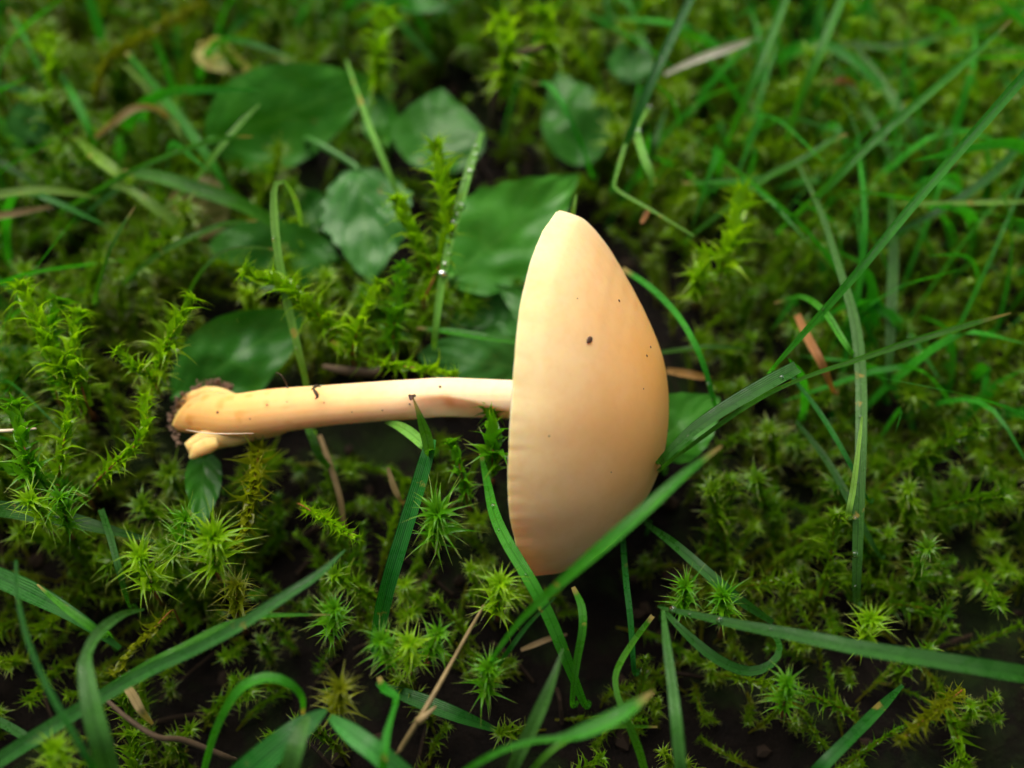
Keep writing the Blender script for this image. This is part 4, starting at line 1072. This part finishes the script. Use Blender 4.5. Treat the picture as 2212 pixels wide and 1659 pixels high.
# plant litter and crumbs of soil on the ground
lv_, lf_ = [], []; rl = random.Random(8)
for k in range(900):
    x, y = rl.uniform(-100, 100), rl.uniform(-60, 150); z = on_soil(x, y)
    if k % 3:
        grain((x, y, z + .2), rl.uniform(.3, 1.3), lv_, lf_, rl)
    else:
        a = rl.uniform(0, 3.14); L_ = rl.uniform(3, 11); p_ = np.array([(x, y, z + .4), (x + math.cos(a) * L_ * .5, y + math.sin(a) * L_ * .5, z + rl.uniform(.6, 2.5)), (x + math.cos(a) * L_, y + math.sin(a) * L_, z + .6)])
        v_, f_ = tube(spline(p_, 7), np.full(7, rl.uniform(.12, .35)), 5)
        b0 = len(lv_); lv_ += [tuple(q) for q in v_]; lf_ += [tuple(b0 + i for i in q) for q in f_]
lt = link('soil_litter', mesh_from('soil_litter', np.array(lv_), lf_, CRUMB, False))
thing(lt, 'brown crumbs and dead bits on the dark soil', 'litter'); lt['kind'] = 'stuff'

# ------------------------------------------------------------------ grit on the mushroom
from mathutils.bvhtree import BVHTree
def surf_hit(objs, u, v):
    """first point of the mushroom's surface under a measured point"""
    best = None
    d = Vector(unit(FWD * FPX + RGT * (u - W / 2) - UPV * (v - H / 2)))
    for bt in objs:
        hit = bt.ray_cast(Vector(CAM), d)
        if hit[0] is not None and (best is None or hit[3] < best[2]): best = (np.array(hit[0]), np.array(hit[1]), hit[3])
    return best
def bvh(v, f): return BVHTree.FromPolygons([Vector(x) for x in v], [tuple(int(i) for i in q) for q in f])
BV = [bvh(capv + MB, capf), bvh(sv.reshape(-1, 3), grid_faces(150, NS, True))]
def speck(label, u, v, r, stretch=1.0, rot=0.0):
    h_ = surf_hit(BV, u, v)
    if not h_: return
    c, nrm = h_[0], h_[1]
    nrm = nrm if nrm @ nimg > 0 else -nrm
    a_ = unit(np.cross(nrm, dimg)); b_ = np.cross(nrm, a_)
    a_, b_ = a_ * math.cos(rot) + b_ * math.sin(rot), b_ * math.cos(rot) - a_ * math.sin(rot)
    vs_, fs_ = [], []
    rr_ = random.Random(int(u * 7 + v))
    bm_v = []
    for i in range(7):
        for j in range(12):
            la = math.pi * (i + .5) / 7; lo = 2 * math.pi * j / 12
            k = r * rr_.uniform(.85, 1.12)
            bm_v.append(a_ * math.sin(la) * math.cos(lo) * k * stretch + b_ * math.sin(la) * math.sin(lo) * k + nrm * math.cos(la) * k * .4)
    f_ = [tuple(int(i) for i in q) for q in grid_faces(7, 12, True)] + [tuple(range(12))[::-1], tuple(range(72, 84))]
    o = link('grit_speck', mesh_from('grit_speck', np.array(bm_v), f_, GRIT), c + nrm * r * .3)
    thing(o, label, 'grit', 'dark specks on the mushroom')
speck('largest dark brown oblong speck on the middle of the cap', 1272, 735, .25, 1.75, .55)
for lab, us in (('tiny dark grit speck on the domed side of the cap', [(1337, 650, .12), (1405, 750, .11), (1397, 769, .11), (1390, 840, .07), (1442, 930, .12), (1247, 645, .06), (1186, 942, .07), (1320, 1020, .06)]),
                ('tiny dark grit speck on the mushroom stem', [(951, 836, .14), (470, 891, .12), (577, 875, .09), (885, 873, .09), (826, 886, .07), (700, 870, .07), (620, 868, .06), (760, 890, .06), (540, 905, .07)])):
    for u, v, r_ in us: speck(lab, u, v, r_, 1.15, u)
# seed on the pointed blade tip
tipo = thing(link('seed_scrap', mesh_from('seed_scrap', *(lambda vf: (np.array(vf[0]), vf[1]))((lambda a, c: (grain((0, 0, 0), .22, a, c), grain((.18, .1, .05), .2, a, c), grain((-.15, .08, .1), .14, a, c), (a, c))[3])([], [])), GRIT, False), P(889, 858, 30.2)), 'dark brown seed scrap stuck on the pointed blade tip', 'seed')

# ------------------------------------------------------------------ water drops on the blades
def drop_mesh():
    v, f = [], []
    n, mm_ = 9, 14
    for i in range(n):
        la = math.pi * (i + .001) / (n - 1) if i < n - 1 else math.pi - .002
        for j in range(mm_):
            lo = 2 * math.pi * j / mm_
            v.append((math.sin(la) * math.cos(lo), math.sin(la) * math.sin(lo), math.cos(la) * .8))
    return mesh_from('water_droplet', np.array(v), [tuple(int(i) for i in q) for q in grid_faces(n, mm_, True)], WATER)
DROP = drop_mesh()
def drops(key, label, items):
    c, S2, N2, wd = o_data[B[key].name]
    for t, side, r_ in items:
        i = min(len(c) - 1, int(t * (len(c) - 1)))
        nn = N2[i] if N2[i] @ nimg > 0 else -N2[i]
        p_ = c[i] + S2[i] * side * wd[i] / 2 + nn * (r_ * .45)
        o = link('water_droplet', DROP, p_)
        o.rotation_euler = Vector(nn).to_track_quat('Z', 'Y').to_euler()
        o.scale = (r_, r_, r_)
        thing(o, label, 'water drop', 'water drops on the grass')
rd = random.Random(4)
drops('dewy', 'clear water drop on the upright dewy blade behind the stem', [(rd.uniform(.03, .42), rd.uniform(-.6, .6), rd.uniform(.16, .44)) for _ in range(18)])
drops('dew', 'clear water drop on the short wide blade above the cap', [(.18, .15, .52)] + [(rd.uniform(.35, .62), rd.uniform(-.6, .6), rd.uniform(.14, .34)) for _ in range(7)])
drops('ll_long', 'small water drop beaded along the long pointed blade below the stem', [(.60 + .017 * k, -.45 + .12 * (k % 3), rd.uniform(.13, .25)) for k in range(10)])
drops('ll_wide', 'small water drop on the edge of the wide ribbed blade', [(.50, .8, .34), (.55, .85, .22), (.45, -.2, .12), (.62, .1, .12)])
drops('broadup', 'small water drop on the broad bluish upright blade', [(.55, .4, .14), (.60, .55, .18), (.64, .6, .22), (.69, .5, .33), (.74, .3, .14), (.49, .2, .12)])
drops('br_long', 'small water drop on the long low blade over the looped blade', [(.50, -.1, .30), (.58, .1, .34), (.44, .3, .14), (.54, -.4, .14)])
drops('side', 'small water drop on the curved blade behind the cap dome', [(.3, .2, .14), (.62, -.3, .12)])
drops('long', 'tiny water drop on the longest straight bright blade', [(.45, .4, .14), (.58, -.3, .12), (.7, .2, .12)])
drops('loop', 'tiny water drop on the pale looped blade', [(.3, .5, .12), (.4, -.2, .1), (.52, .3, .12)])
drops('ul_diag', 'tiny water drop on the thin bright blade over the largest leaf', [(.2, .3, .13), (.35, -.2, .15), (.5, .2, .12)])
drops('cut', 'small water drop on the blunt dark blade', [(.06, -.3, .22), (.2, .4, .1), (.3, -.2, .1)])
drops('ll_serr', 'tiny water drop on the rough edged thin blade', [(.12 + .04 * k, .9, .10) for k in range(9)])
drops('side', 'small water drop on the curved blade behind the cap dome', [(.45, .5, .22), (.5, .6, .16)])
drops('cap_left', 'small water drop on the dark blade beside the cap rim', [(.22, -.2, .24), (.40, .1, .14), (.28, .3, .12)])
drops('ll_leaf2', 'small water drop on the pale short hanging blade', [(.55, .4, .28), (.3, -.3, .12)])
print('moss leaves', N_LEAF, 'carpet shoots', placed, 'carpet tris', TRI)
